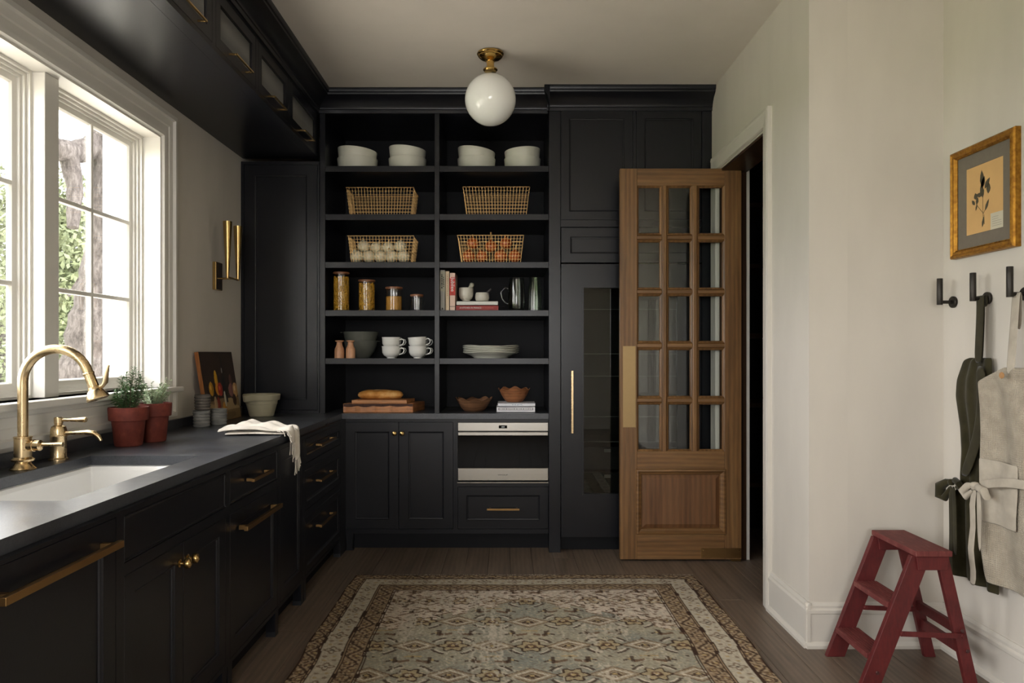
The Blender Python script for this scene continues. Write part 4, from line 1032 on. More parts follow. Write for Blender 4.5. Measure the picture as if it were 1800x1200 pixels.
for i, p in enumerate((824, 847, 880, 905)): onion(bon.m, X(p,yo), yo+(.01 if i == 1 else 0), z3+.008+.044, .0455 if i != 1 else .042, .3 if i < 3 else .8, 'brown onion in the wire basket, %s from the left in the bottom row' % ORD[i], 'brown onions')
for i, (p, q) in enumerate(((831,428),(863,433),(889.5,428))): onion(bon.m, X(p,yo+.045), yo+.045, Z(q,yo+.045), .043, (.3,1.6,.2)[i], 'brown onion in the wire basket, %s from the left in the upper row' % ORD[i], 'brown onions')

# pasta jars
jg = glassm('jar_glass', (.97,.97,.96)); copper = paint('copper_brown_lid', lin(128,84,56), .45, .1, 20)
pasta = paint('dry_pasta', lin(206,158,52), .5, .25, 90); grain = paint('dry_lentils', lin(196,142,58), .7, .3, 200, .8, 220)
yj = YF+.12; z4 = SHZ[3]
def jar(a, b, top, fill, kind, lab_):
    cx_ = (X(a,yj)+X(b,yj))/2; R = (X(b,yj)-X(a,yj))/2; hh = Z(top,yj)-z4-.012
    t = thing('storage_jar', lab_, 'jar', (cx_, yj, z4), 'glass storage jars')
    MB().lathe([(0,.0005),(R*.96,.0005),(R,.004),(R,hh),(R-.002,hh),(R-.002,.006),(0,.006)], 32, (cx_,yj,z4)).build('glass', jg, t, smooth=True, angle=40)
    MB().lathe([(0,hh-.004),(R*.94,hh-.004),(R*.94,hh),(R*1.04,hh+.001),(R*1.04,hh+.009),(R,hh+.012),(0,hh+.012)], 32, (cx_,yj,z4)).build('lid', copper, t, smooth=True, angle=30)
    if not kind: return
    fh = fill*hh; rnd = random.Random(int(a))
    m = MB()
    if kind == 'pasta':
        m.lathe([(0,.007),(R-.018,.007),(R-.018,fh-.014),(0,fh-.010)], 16, (cx_,yj,z4))
        n = int(fh*R*2*PI/.00011)
        for _ in range(n):
            an = rnd.uniform(0, 2*PI); rr = (R-.0065)*(1 if rnd.random() < .8 else rnd.random()**.5); zz = rnd.uniform(.014, fh)
            if rnd.random() < .1: zz = fh+rnd.uniform(-.005,.004); rr = (R-.009)*rnd.random()**.5
            c = Vector((cx_+rr*math.cos(an), yj+rr*math.sin(an), z4+zz)); tg = Vector((-math.sin(an), math.cos(an), 0)); d_ = (tg*math.cos(rnd.uniform(0,PI))+Vector((0,0,1))*rnd.uniform(-1,1)).normalized()
            l_ = rnd.uniform(.008,.013); m.tube([c-d_*l_, c+d_*l_], .0042, 5, False)
    else:
        m.lathe([(0,.007),(R-.0028,.007),(R-.0028,fh-.003),(R-.008,fh),(0,fh+.003)], 28, (cx_,yj,z4))
    m.build('dry_pasta' if kind == 'pasta' else 'lentils', pasta if kind == 'pasta' else grain, t, kind='stuff', smooth=True)
jar(586, 614, 478.5, .88, 'pasta', 'tallest glass jar filled with pasta')
jar(630.5, 659, 492, .90, 'pasta', 'second tallest glass jar filled with pasta')
jar(678, 707, 504.5, .66, 'grain', 'glass jar two thirds full of orange lentils')
jar(721.5, 744, 517.5, 0, None, 'small empty glass jar with copper lid')

# books, mortars, pitcher, vase
yk = YF+.05; pages = paint('book_pages', lin(206,196,178), .9, .08, 200, stretch=(1,1,1))
def book(x0_, x1_, za, zz, ydepth, mat, lab_, y0_=yk, flat=False):
    t = thing('book', lab_, 'book', ((x0_+x1_)/2, y0_+ydepth/2, za))
    c = .0025; m = MB()
    if flat:
        m.box(x0_, x1_, y0_, y0_+.003, za, zz); m.box(x0_, x1_, y0_, y0_+ydepth, za, za+c); m.box(x0_, x1_, y0_, y0_+ydepth, zz-c, zz); m.build('cover', mat, t)
        MB().box(x0_+.003, x1_-.003, y0_+.003, y0_+ydepth-.004, za+c, zz-c).build('pages', pages, t)
    else:
        m.box(x0_, x1_, y0_, y0_+.003, za, zz); m.box(x0_, x0_+c, y0_, y0_+ydepth, za, zz); m.box(x1_-c, x1_, y0_, y0_+ydepth, za, zz); m.build('cover', mat, t)
        MB().box(x0_+c, x1_-c, y0_+.003, y0_+ydepth-.004, za+.003, zz-.003).build('pages', pages, t)
    return t
ink = paint('black_ink', (.03,.03,.03), .7); whitei = paint('white_ink', (.8,.8,.78), .7); greyi = paint('grey_ink', (.18,.17,.17), .7)
def vspine(par, s_, size, mat, xc, zc, y_): text(s_, size, mat, par, lambda p, q: (xc+q, y_-.0008, zc-p))
def marks(par, mat, horiz, c0_, c1_, fix, hgt, y_, seed):
    r = random.Random(seed); m = MB(); a = c0_
    while a < c1_:
        l_ = r.uniform(.006, .014); b = min(a+l_, c1_)
        if horiz: m.box(a, b, y_-.0008, y_-.0003, fix-hgt/2, fix+hgt/2)
        else: m.box(fix-hgt/2, fix+hgt/2, y_-.0008, y_-.0003, a, b)
        a = b+r.uniform(.002, .006)
    m.build('lettering', mat, par, kind='stuff')
def hspine(par, s_, size, mat, xc, zc, y_): text(s_, size, mat, par, lambda p, q: (xc+p, y_-.0008, zc+q))
bx = [dv1+.0015, X(782.8,yk), X(790.2,yk), X(801,yk)]
b1 = book(bx[0], bx[1]-.001, z4, Z(474.5,yk), .21, paint('grey_cover', lin(168,168,160), .6), 'tall grey cookbook standing against the shelf divider')
MB().box(bx[0], bx[1]-.001, yk-.0004, yk, Z(512,yk), Z(477,yk)).build('spine_band', paint('sage_band', lin(178,176,156), .6), b1)
marks(b1, ink, False, Z(504,yk), Z(486,yk), bx[0]+.022, .006, yk-.0004, 1); marks(b1, ink, False, Z(507,yk), Z(482,yk), bx[0]+.011, .007, yk-.0004, 2)
MB().prism([(bx[0]+.008,z4+.008),(bx[0]+.022,z4+.008),(bx[0]+.015,z4+.022)], 'y', yk-.0006, yk).build('emblem', ink, b1)
b2 = book(bx[1], bx[2]-.001, z4, Z(476.5,yk), .20, paint('cream_cover', lin(206,184,154), .6), 'slim cream cookbook between the grey and the pink cookbook')
marks(b2, paint('tan_ink', lin(172,140,112), .7), False, Z(520,yk), Z(482,yk), (bx[1]+bx[2])/2, .005, yk, 3)
b3 = book(bx[2], bx[3]-.002, z4, Z(479.5,yk), .20, paint('pink_cover', lin(214,184,168), .6), 'pink cookbook with a red spine band and white lettering')
MB().box(bx[2], bx[3]-.002, yk-.0005, yk, Z(519,yk), Z(487,yk)).build('spine_band', paint('red_band', lin(178,44,30), .55, .3, 40), b3)
vspine(b3, 'Jubilee', .036, whitei, (bx[2]+bx[3])/2, Z(500,yk), yk-.0004)
MB().box(bx[2], bx[3]-.002, yk-.0006, yk, Z(538.8,yk), Z(538,yk)).build('spine_line', ink, b3)
zr = Z(536.2,yk)
b4 = book(X(801.5,yk), X(876,yk), z4, zr-.0003, .22, paint('red_cover', lin(138,36,32), .55), 'red cookbook lying flat at the bottom under the mortars', flat=True)
hspine(b4, 'A KITCHEN IN FRANCE', .014, whitei, X(827,yk), (z4+zr)/2, yk); hspine(b4, 'MIMI THORISSON', .011, paint('rose_ink', lin(200,120,112), .7), X(856,yk), (z4+zr)/2, yk)
b5 = book(X(802.5,yk), X(875,yk), zr, Z(529,yk), .21, paint('white_cover', lin(212,212,206), .6), 'white cookbook lying on the red one under the mortars', flat=True)
zm = Z(529,yk)+.0003; ym = yk+.09
marble = paint('pale_marble', lin(200,196,184), .35, .08, 20); darks = paint('dark_stone', lin(70,66,66), .5)
cx_ = X(819.3,ym); R = (X(832,ym)-X(806.7,ym))/2; hh = Z(506,ym)-zm
t = thing('mortar', 'tall pale marble mortar with its pestle on the white cookbook', 'mortar', (cx_,ym,zm))
MB().lathe([(0,0),(R*.62,0),(R*.62,.006),(R*.5,.010),(R*.78,.020),(R*.95,.036),(R,.055),(R,hh-.004),(R*.97,hh),(R*.84,hh),(R*.8,hh*.6),(R*.4,hh*.3),(0,hh*.28)], 32, (cx_,ym,zm)).build('body', marble, t, smooth=True, angle=35)
MB().tube([(cx_-.005,ym,zm+.03),(cx_+.018,ym,zm+.075),(cx_+.043,ym,zm+.122),(cx_+.046,ym,zm+.129)], [.017,.014,.0165,.009], 14).build('pestle', paint('greenish_marble', lin(158,156,138), .4), t, smooth=True)
cx_ = X(847.8,ym); R = (X(860.3,ym)-X(835.3,ym))/2; hh = Z(514.5,ym)-zm
t = thing('mortar', 'low round marble mortar with a slim dark pestle', 'mortar', (cx_,ym,zm))
MB().lathe([(0,0),(R*.7,0),(R*.92,.012),(R,.026),(R*.97,hh*.8),(R*.88,hh),(R*.76,hh),(R*.7,hh*.6),(0,hh*.35)], 32, (cx_,ym,zm)).build('body', marble, t, smooth=True, angle=50)
MB().tube([(cx_,ym,zm+.03),(cx_+.03,ym+.01,zm+.066),(cx_+.055,ym+.01,zm+.084),(cx_+.062,ym+.01,zm+.09)], [.008,.006,.008,.004], 10).build('pestle', darks, t, smooth=True)
def tintglass(name, col):
    m = NT(name); m.set(col=col, rough=.03, trans=1., ior=1.35, spec=.6); return m.m
smoke = glassm('smoked_glass', (.74,.76,.73)); greeng = glassm('green_glass', (.88,.92,.87))
yv = YF+.13
cx_ = X(908,yv); R = (X(923,yv)-X(893,yv))/2; hh = Z(489,yv)-z4
t = thing('glass_pitcher', 'smoked glass pitcher with looped handle beside the fluted vase', 'pitcher', (cx_,yv,z4))
MB().lathe([(0,.001),(R*.86,.001),(R*.97,.012),(R*1.03,.06),(R*.98,hh*.7),(R*.88,hh),(R*.85,hh),(R*.94,hh*.7),(R*.99,.06),(R*.9,.016),(0,.012)], 32, (cx_,yv,z4)).build('body', smoke, t, smooth=True, angle=60)
MB().tube([(cx_-R*.93,yv,z4+hh*.68),(cx_-R*1.35,yv,z4+hh*.72),(cx_-R*1.85,yv,z4+hh*.58),(cx_-R*1.7,yv,z4+hh*.38),(cx_-R*1.3,yv,z4+hh*.25),(cx_-R*.98,yv,z4+hh*.22)], .0055, 10).build('handle', smoke, t, smooth=True)
cx_ = X(939.5,yv); R = (X(952,yv)-X(927,yv))/2; hh = Z(487,yv)-z4; n = 48; P = []
for (r, z, fl) in [(.99,.0,1),(1.0,.01,1),(.94,.08,1),(.84,.16,1),(.76,.195,.8),(.66,hh,.3),(.60,hh,.3),(.70,.19,.8),(.78,.155,1),(.88,.08,1),(.92,.014,1)]:
    P.append([(cx_+R*r*(1+.05*fl*math.cos(12*2*PI*k/n))*math.cos(2*PI*k/n), yv+R*r*(1+.05*fl*math.cos(12*2*PI*k/n))*math.sin(2*PI*k/n), z4+.001+z) for k in range(n)])
o = MB().grid(P, cv=True).build('fluted_vase', greeng, smooth=True, angle=70); tag(o, 'pale green fluted glass vase at the end of the shelf', 'vase')

# shelf with mills, grey bowls, cups, plates
z5 = SHZ[4]; ym_ = YF+.06
beech = woodm('pale_turned_wood', lin(176,138,108), lin(198,160,130), lin(212,176,146), 'z', 2.5)
for k, (a, b) in enumerate(((588.2,605),(608,624.5))):
    cx_ = (X(a,ym_)+X(b,ym_))/2; R = (X(b,ym_)-X(a,ym_))/2; hh = Z(598,ym_)-z5
    t = thing('pepper_mill', 'pale turned wood mill, ' + ('the outer one by the shelf side' if k == 0 else 'the one beside the grey bowls'), 'mill', (cx_,ym_,z5), 'turned wood mills')
    MB().lathe([(0,0),(R,0),(R,.05),(R*.95,.064),(R*.68,.082),(R*.58,.092),(R*.58,hh-.012)], 28, (cx_,ym_,z5)).build('body', beech, t, smooth=True, angle=35)
    MB().lathe([(0,hh-.012),(R*.6,hh-.012),(R*.85,hh-.008),(R*.88,hh-.002),(R*.8,hh),(0,hh)], 28, (cx_,ym_,z5)).build('cap', beech, t, smooth=True, angle=35)
greyc = paint('grey_green_ceramic', lin(96,98,90), .45, .04, 12); yg_ = YF+.26
cxg = X(634,yg_); 
def tabbowl(R, zb_, hh, lab_, a0):
    t = thing('mixing_bowl', lab_, 'bowl', (cxg, yg_, zb_), 'grey mixing bowls')
    MB().lathe([(0,0),(R*.5,0),(R*.55,.006),(R*.8,hh*.35),(R*.94,hh*.7),(R*.985,hh-.008),(R,hh-.004),(R*.99,hh),(R*.95,hh),(R*.9,hh*.7),(R*.5,.014),(0,.012)], 40, (cxg,yg_,zb_)).build('body', greyc, t, smooth=True, angle=40)
    m = MB(); d_ = Vector((math.cos(a0), math.sin(a0), 0)); s_ = Vector((-d_.y, d_.x, 0)); c0_ = Vector((cxg,yg_,zb_+hh-.008))
    pts_ = [c0_+d_*(R*.97)+s_*(.05), c0_+d_*(R*1.12)+s_*.03, c0_+d_*(R*1.16), c0_+d_*(R*1.12)-s_*.03, c0_+d_*(R*.97)-s_*.05]
    m.add([p for p in pts_]+[p+Vector((0,0,.006)) for p in pts_], [(0,1,2,3,4),(9,8,7,6,5)]+[(i,(i+1)%5,5+(i+1)%5,5+i) for i in range(5)]); m.build('lip', greyc, t)
tabbowl(.118, z5, .122, 'grey mixing bowl at the bottom of the nested pair', .1)
tabbowl(.122, z5+.058, .125, 'grey mixing bowl nested on top behind the mills', PI*1.0)
# cups
porc = paint('white_porcelain', lin(220,220,216), .15, .01, spec=.6)
def cup(cx_, cy_, zb_, R, tilt, rot, lab_, grp):
    t = thing('tea_cup', lab_, 'cup', (cx_, cy_, zb_), grp)
    hh = .082
    M_ = Matrix.Translation((cx_,cy_,zb_)) @ Matrix.Rotation(tilt, 4, 'Y') @ Matrix.Rotation(rot, 4, 'Z')
    m = MB(); m.M = M_; m.lathe([(0,.002),(R*.40,.002),(R*.40,-.0),(R*.46,0),(R*.46,.006),(R*.54,.009),(R*.80,.020),(R*.95,.038),(R*.97,hh*.72),(R*.98,hh*.86),(R*1.03,hh),(R*1.0,hh),(R*.95,hh*.8),(R*.9,.04),(R*.4,.014),(0,.013)], 36); m.build('body', porc, t, smooth=True, angle=45)
    m = MB(); m.M = M_; m.tube([(R*.93,0,.062),(R*1.15,0,.070),(R*1.38,0,.066),(R*1.46,0,.052),(R*1.34,0,.036),(R*1.1,0,.028),(R*.88,0,.026)], [.004,.0042,.004,.004,.004,.004,.003], 10); m.build('handle', porc, t, smooth=True)
yc1, yc2 = YF+.075, YF+.21
for (p, nm) in ((687.5,'nearer the grey bowls'), (734.5,'nearer the divider')):
    cx_ = X(p, yc1); R = .0625
    cup(cx_, yc1, z5, R, 0, -.15, 'lower white teacup in the front stack ' + nm, 'white teacups')
    cup(cx_, yc1, z5+.060, R*.985, -.06 if p > 700 else .0, -.15, 'upper white teacup in the front stack ' + nm, 'white teacups')
    cx2 = X(p+3, yc2)
    cup(cx2, yc2, z5, R, 0, .1, 'lower white teacup hidden behind the front stack ' + nm, 'white teacups')
    cup(cx2, yc2, z5+.060, R*.985, 0, .1, 'upper white teacup hidden behind the front stack ' + nm, 'white teacups')
# plates
yp_ = YF+.20; cx_ = X(863, yp_); R = (X(912.5,yp_)-X(813.5,yp_))/2
plm = paint('white_glazed_plate', lin(204,204,192), .3, .04, 10, spec=.5)
for k in range(5):
    m = MB(); n = 56; P = []
    for (r, z) in [(0,.004),(.45,.004),(.56,.0),(.60,.0),(.62,.006),(.78,.022),(.97,.037),(1.0,.040),(.995,.043),(.96,.042),(.76,.028),(.6,.012),(0,.010)]:
        P.append([(cx_+R*r*(1+.012*math.sin(7*a+k))*math.cos(a), yp_+R*r*math.sin(a)*.98, z5+k*.0108+z+(.004*math.sin(3*a+k*.7) if r > .9 else 0)) for a in [2*PI*j/n for j in range(n)]])
    m.grid(P, cv=True); tag(m.build('dinner_plate', plm, smooth=True, angle=50), 'white irregular rimmed plate, %s from the bottom of the plate stack' % ORD[k], 'plate', 'stack of white plates')

# counter: boards, bread, wooden bowls, books
bw1 = woodm('walnut_live_edge', lin(140,98,64), lin(176,128,88), lin(198,152,110), 'x', 1.2); bw2 = woodm('maple_board', lin(160,118,78), lin(192,148,104), lin(208,166,122), 'x', 1.2)
yb_ = YF+.06
def board(a, b, zb_, zz, mat, lab_, dep, skew, live):
    x0_, x1_ = X(a,yb_), X(b,yb_); P0 = []
    n = 24; m = MB(); t0, t1 = [], []
    for i in range(n+1):
        x_ = x0_+(x1_-x0_)*i/n; wv_ = (.006*math.sin(i*.8)+.004*math.sin(i*1.9)) if live else 0
        t0.append((x_, yb_+wv_*.5)); 
    t1 = [(x1_+skew, yb_+dep), (x0_+skew, yb_+dep)]
    m.prism(t0+t1, 'z', zb_, zz); o = m.build('cutting_board', mat, bevel=.003); return tag(o, lab_, 'board')
zb1 = Z(709,yb_)
o = board(603, 726, zt+.0003, zb1, bw1, 'thick live edge cutting board at the bottom under the bread', .26, .05, True)
m = MB(); x0_, x1_ = X(604,yb_), X(725.5,yb_); P = []
for i in range(25):
    x_ = x0_+(x1_-x0_)*i/24; d_ = .014+.010*abs(math.sin(i*.55+.6))*(1 if i < 12 else .7)
    P.append([(x_, yb_-.0025+.003*math.sin(i*.8), zb1-.002), (x_, yb_-.0035+.003*math.sin(i*.8), zb1-d_)])
m.grid(P).build('bark_edge', paint('dark_bark', lin(70,48,40), .9, .3, 60), o, solid=.004)
zb2 = Z(702.5,yb_)
board(618, 715, zb1+.0005, zb2, bw2, 'smaller maple cutting board directly under the bread', .20, .03, False)
bread = NT('bread_crust'); q1 = bread.noise(bread.mapping((1,1,1)), 14, 5); bread.set(col=bread.ramp(q1, [(.25, lin(150,90,36)), (.5, lin(206,144,72)), (.75, lin(228,184,122))]), rough=.6, spec=.3); bread.bump(bread.noise(bread.mapping(), 45, 5), .4, .004)
cx_ = X(668.5,yb_+.1); yy = yb_+.11; L2 = (X(708.5,yy)-X(628.5,yy))/2; hb = Z(685,yy)-zb2
P = []
for i in range(33):
    s_ = -1+2*i/32; w_ = (1-abs(s_)**4)**.5 if abs(s_) < 1 else 0
    P.append([(cx_+s_*L2, yy+.075*max(.02,w_)*math.cos(a), max(zb2+.0008, zb2+hb*.46+hb*.56*max(.02,w_)*math.sin(a)*(1+.05*math.sin(9*s_)))) for a in [2*PI*j/28 for j in range(28)]])
lf = thing('bread_loaf', 'golden crusty oval bread loaf on the maple board', 'bread', (cx_, yy, zb2))
MB().grid(P, cv=True).build('crust', bread.m, lf, smooth=True)
MB().grid([[(cx_+L2*(-.45+.9*i/16), yy+w2+.012*math.sin(i*.4), zb2+hb*.95+.003*math.sin(PI*i/16)) for w2 in (-.010,.012)] for i in range(17)]).build('score', paint('pale_crumb', lin(214,176,122), .8), lf, solid=.004)
def ruffle(cx_, cy_, zb_, R, hh, mat, lab_, ph, nl):
    n = 72; P = []
    for (r, z) in [(.46,0),(.54,.004),(.70,.30),(.84,.62),(.95,.90),(1.0,1.0),(.95,1.0),(.89,.90),(.77,.60),(.58,.22),(.3,.12)]:
        z2 = z*hh if z > .01 else z
        P.append([(cx_+R*r*(1+.022*(z if z <= 1 else 1)*math.sin(nl*a+ph))*math.cos(a), cy_+R*r*(1+.022*z*math.sin(nl*a+ph))*math.sin(a), zb_+z2*(1+(.085*math.sin(nl*a+ph)+.05*math.sin(2.0*a+ph*2))*z**2)) for a in [2*PI*j/n for j in range(n)]])
    m = MB().grid(P, cv=True); m.f.append(tuple(range(n))); m.f.append(tuple(10*n+k for k in range(n)))
    return tag(m.build('carved_bowl', mat, smooth=True, angle=50), lab_, 'bowl', 'carved wooden bowls')
wbm = woodm('dark_carved_wood', lin(92,66,46), lin(128,96,70), lin(154,120,90), 'x', 1.5, .6); wbm2 = woodm('warm_carved_wood', lin(120,80,50), lin(156,110,74), lin(174,130,92), 'x', 1.5, .6)
yw = YF+.17
ruffle(X(833,yw), yw, zt+.0005, (X(866,yw)-X(800,yw))/2*.97, .088, wbm, 'dark carved wooden bowl with ruffled rim on the counter', 0.4, 8)
ybk = YF+.07
zk1, zk2 = Z(714.3,ybk), Z(708,ybk)
wc = paint('bright_white_cover', lin(226,226,230), .5)
b6 = book(X(873,ybk), X(940.5,ybk), zt+.0005, zk1-.0003, .22, wc, 'white book lying on the counter at the bottom of the pair', y0_=ybk, flat=True)
MB().box(X(876,ybk), X(937.5,ybk), ybk-.0005, ybk, Z(720.8,ybk), Z(716.2,ybk)).build('spine_band', paint('lilac_grey_band', lin(150,146,154), .6), b6)
marks(b6, whitei, True, X(878,ybk), X(936,ybk), Z(718.5,ybk), .008, ybk-.0004, 4)
b7 = book(X(875,ybk), X(940.8,ybk), zk1, zk2, .21, paint('soft_white_cover', lin(220,222,228), .5), 'white book lying on top of the pair under the carved bowl', y0_=ybk, flat=True)
marks(b7, paint('pale_blue_ink', lin(170,180,194), .7), True, X(900,ybk), X(918,ybk), (zk1+zk2)/2, .006, ybk, 5)
ruffle(X(904,yw+.01), yw+.01, zk2+.0006, (X(932.5,yw)-X(875.5,yw))/2*.97, .092, wbm2, 'warm brown carved wooden bowl resting on two white books', 2.2, 8)
# ------------------------------------------------------------------ framed botanical print
fy0, fy1, fz0, fz1 = 2.815, 3.225, 1.722, 2.180
mS = lambda u, v, d: (XA-d, u, v)
gold = NT('gilt_frame'); gq = gold.noise(gold.mapping(), 60, 4); gold.set(col=gold.ramp(gq, [(.3, lin(128,84,22)), (.7, lin(180,130,46))]), metal=.75, rough=.42); gold.bump(gq, .3, .002)
pf = thing('framed_print', 'gilt framed pressed botanical print with grey mount above the hooks', 'picture', (XA, (fy0+fy1)/2, fz0))
MB(mS).ring(fy0, fy1, fz0, fz1, [(0,0),(0,.022),(.004,.028),(.010,.030),(.014,.026),(.018,.024),(.026,.026),(.030,.020),(.034,.014),(.034,.006),(0,0)]).build('frame', gold.m, pf)
m = MB(mS)
for (a, b, c, d) in ((fy0+.03, fy1-.03, fz0+.03, fz0+.034), (fy0+.03, fy1-.03, fz1-.034, fz1-.03)):
    n = int((b-a)/.009)
    for k in range(n): m.box(a+(b-a)*k/n, a+(b-a)*(k+.55)/n, c, d, .018, .022)
m.build('beading', gold.m, pf, kind='stuff')
MB(mS).ring(fy0+.032, fy1-.032, fz0+.032, fz1-.032, [(0,.008),(0,.0105),(.055,.0105),(.0575,.0085),(.0575,.008)]).build('mount', paint('grey_mount', lin(112,104,92), .9, .05, 50), pf)
MB(mS).box(fy0+.085, fy1-.085, fz0+.085, fz1-.085, .004, .0082).build('paper', paint('aged_paper', lin(206,166,110), .9, .06, 8), pf)
inkp = paint('pressed_leaf', lin(74,68,50), .9, .3, 40)
pc_y, pc_z = (fy0+fy1)/2+.005, (fz0+fz1)/2+.01
def leafshape(y_, z_, ang, l, wd):
    # ang measured in the print plane, u axis runs towards the camera (screen right)
    pts_ = []
    for t_, w_ in ((0,0),(.2,.6),(.45,1),(.75,.7),(1,0),(.75,-.6),(.45,-1),(.2,-.7)):
        a = l*t_; b = wd*w_; pts_.append((y_-(a*math.cos(ang)-b*math.sin(ang)), z_+a*math.sin(ang)+b*math.cos(ang)))
    m = MB(mS); m.add([(p[0],p[1],.0084) for p in pts_]+[(p[0],p[1],.0088) for p in pts_], [tuple(range(8)), tuple(range(15,7,-1))]+[(i,(i+1)%8,8+(i+1)%8,8+i) for i in range(8)])
    return m.build('pressed_leaf', inkp, pf)
for (du, dv, a, l, wd) in ((-.005,.03,95,.075,.014),(-.01,.03,70,.05,.012),(-.004,-.01,100,.06,.013),(.008,.025,50,.05,.012),(.03,.0,85,.045,.013),(-.01,.0,160,.035,.010),(-.045,-.01,105,.03,.013),(-.045,-.03,70,.03,.009),(-.05,-.055,70,.03,.005),(.01,-.065,60,.05,.008),(-.008,-.13,75,.045,.007),(-.055,-.03,130,.03,.008)):
    leafshape(pc_y-du, pc_z+dv, math.radians(a), l, wd)
m = MB(mS)
for (a, b) in (((-.002,-.12),(-.004,.03)),((0,-.075),(-.045,-.03)),((0,-.075),(.02,-.05)),((.006,-.12),(.004,-.08))):
    m.tube([(pc_y-a[0], pc_z+a[1], .0086), (pc_y-b[0], pc_z+b[1], .0086)], .0008, 4)
m.build('stems', inkp, pf)
lb = MB(mS).box(fy0+.088, fy0+.165, fz0+.088, fz0+.155, .0083, .0088).build('specimen_label', paint('label_paper', lin(196,190,170), .9), pf)
for k in range(5):
    MB(mS).box(fy0+.098+(.0 if k < 3 else .02), fy0+.155, fz0+.102+k*.009, fz0+.1032+k*.009, .0088, .0090).build('written_line', greyi, lb)

# ------------------------------------------------------------------ hooks
hkm = NT('dark_bronze_hook'); hkm.set(col=(.030,.026,.022), rough=.42, metal=.6)
hooks = ((3.235, 'with nothing on it'), (3.005, 'holding the dark green apron'), (2.785, 'holding the pale waffle apron'))
zh = 1.538
for (y_, lab_) in hooks:
    t = thing('coat_hook', 'dark bronze peg hook ' + lab_, 'hook', (XA, y_, zh), 'wall hooks')
    MB().lathe([(0,0),(.0245,0),(.0255,-.003),(.0255,-.010),(.023,-.013),(0,-.013)], 28, (XA,y_,zh), 'x').build('rose', hkm.m, t, smooth=True, angle=35)
    MB().tube([(XA-.010,y_,zh),(XA-.064,y_,zh)], .0075, 12).build('arm', hkm.m, t, smooth=True)
    MB().lathe([(0,-.012),(.0115,-.012),(.012,-.011),(.012,.102),(.0115,.103),(0,.103)], 20, (XA-.064,y_,zh)).build('peg', hkm.m, t, smooth=True, angle=35)

# ------------------------------------------------------------------ aprons
def fabric(name, c1, c2, sc_, waffle=False):
    m = NT(name); f_ = m.noise(m.mapping(), 18, 5)
    m.set(col=m.ramp(f_, [(.3, c1), (.7, c2)]), rough=.95, spec=.08, sheen=.15)
    if waffle:
        a = m.wave(m.mapping(), sc_, 0, 0, 1, 'Y'); b = m.wave(m.mapping(), sc_, 0, 0, 1, 'Z')
        mx = m.n.new('ShaderNodeMath'); mx.operation = 'MAXIMUM'; m.link(a, mx.inputs[0]); m.link(b, mx.inputs[1]); m.bump(mx.outputs[0], .6, .004)
    else:
        a = m.wave(m.mapping(), sc_, .5, 1, 1, 'Y'); m.bump(a, .12, .001)
    return m.m
OLIVE = fabric('dark_olive_linen', lin(42,39,26), lin(57,53,36), 220)
WAFF = fabric('beige_waffle_cotton', lin(152,143,127), lin(174,165,149), 38, True)
LINB = fabric('pale_beige_linen', lin(164,156,143), lin(184,176,162), 240)
def cloth(rows, n, xbase, fold, nf, ph, name, mat, par, thick=.004, sag=0):
    """rows: (z, y_far, y_near, fold gain, x offset); the sheet hangs in front of the side wall"""
    P = []; R_ = []
    for k in range(len(rows)-1):
        a, b = rows[k], rows[k+1]; st_ = max(2, int(abs(a[0]-b[0])/.02))
        for i in range(st_): R_.append([a[j]*(1-i/st_)+b[j]*i/st_ for j in range(5)])
    R_.append(list(rows[-1]))
    for r in R_:
        row = []
        for i in range(n+1):
            t_ = i/n; f_ = math.sin(t_*nf*PI*2+ph+r[0]*1.3)*.6+math.sin(t_*nf*1.7*PI*2+ph*2-r[0]*2)*.4
            row.append((xbase-r[4]-fold*r[3]*(.9+f_), r[1]+(r[2]-r[1])*t_, r[0]-sag*math.sin(PI*t_)))
        P.append(row)
    return MB().grid(P).build(name, mat, par, smooth=True, solid=thick, angle=80, sub=1)
def ribbon(pts_, wd, name, mat, par, side=Vector((0,1,0)), thick=.002):
    P = []
    for k, p in enumerate(pts_):
        p = Vector(p[:3]) if len(p) < 4 else Vector(p[:3]); w_ = wd if not isinstance(wd, list) else wd[k]
        P.append([p-side*w_/2, p, p+side*w_/2])
    return MB().grid(P).build(name, mat, par, smooth=True, solid=thick, angle=80, sub=1)
y2 = 3.005; xh = XA-.036
da = thing('dark_apron', 'dark olive linen apron hanging from the middle hook with tied waist strings', 'apron', (XA-.06, y2, .37))
ribbon([(xh+.012,y2-.012,1.50),(xh+.010,y2-.010,1.55),(xh,y2,1.5485),(xh-.006,y2-.012,1.540),(xh-.012,y2-.020,1.46),(xh-.014,y2-.015,1.36),(xh-.016,y2-.012,1.27)], .050, 'neck_strap', OLIVE, da, Vector((0,1,0)))
ribbon([(xh+.014,y2+.004,1.545),(xh+.016,y2+.006,1.48),(xh+.012,y2+.006,1.38),(xh+.004,y2-.0,1.27)], .030, 'neck_strap', OLIVE, da)
cloth([(1.296,3.085,2.955,.2,.0),(1.285,3.125,2.95,.3,.0),(1.20,3.165,2.945,.3,.004),(1.13,3.172,2.94,.3,.004),(1.0,3.135,2.935,.4,.004),(.90,3.125,2.93,.5,.002),(.80,3.125,2.93,.6,.004),(.77,3.125,2.925,.5,.006),(.70,3.165,2.90,1,.002),(.55,3.17,2.885,1.1,0),(.40,3.165,2.88,1.1,0),(.372,3.155,2.878,1.1,0)], 30, XA-.022, .020, 2.3, .6, 'body', OLIVE, da)
ribbon([(XA-.048,2.985,1.27),(XA-.050,2.965,1.12),(XA-.052,2.985,1.0),(XA-.058,3.02,.90),(XA-.062,3.07,.80)], .065, 'side_fold', OLIVE, da)
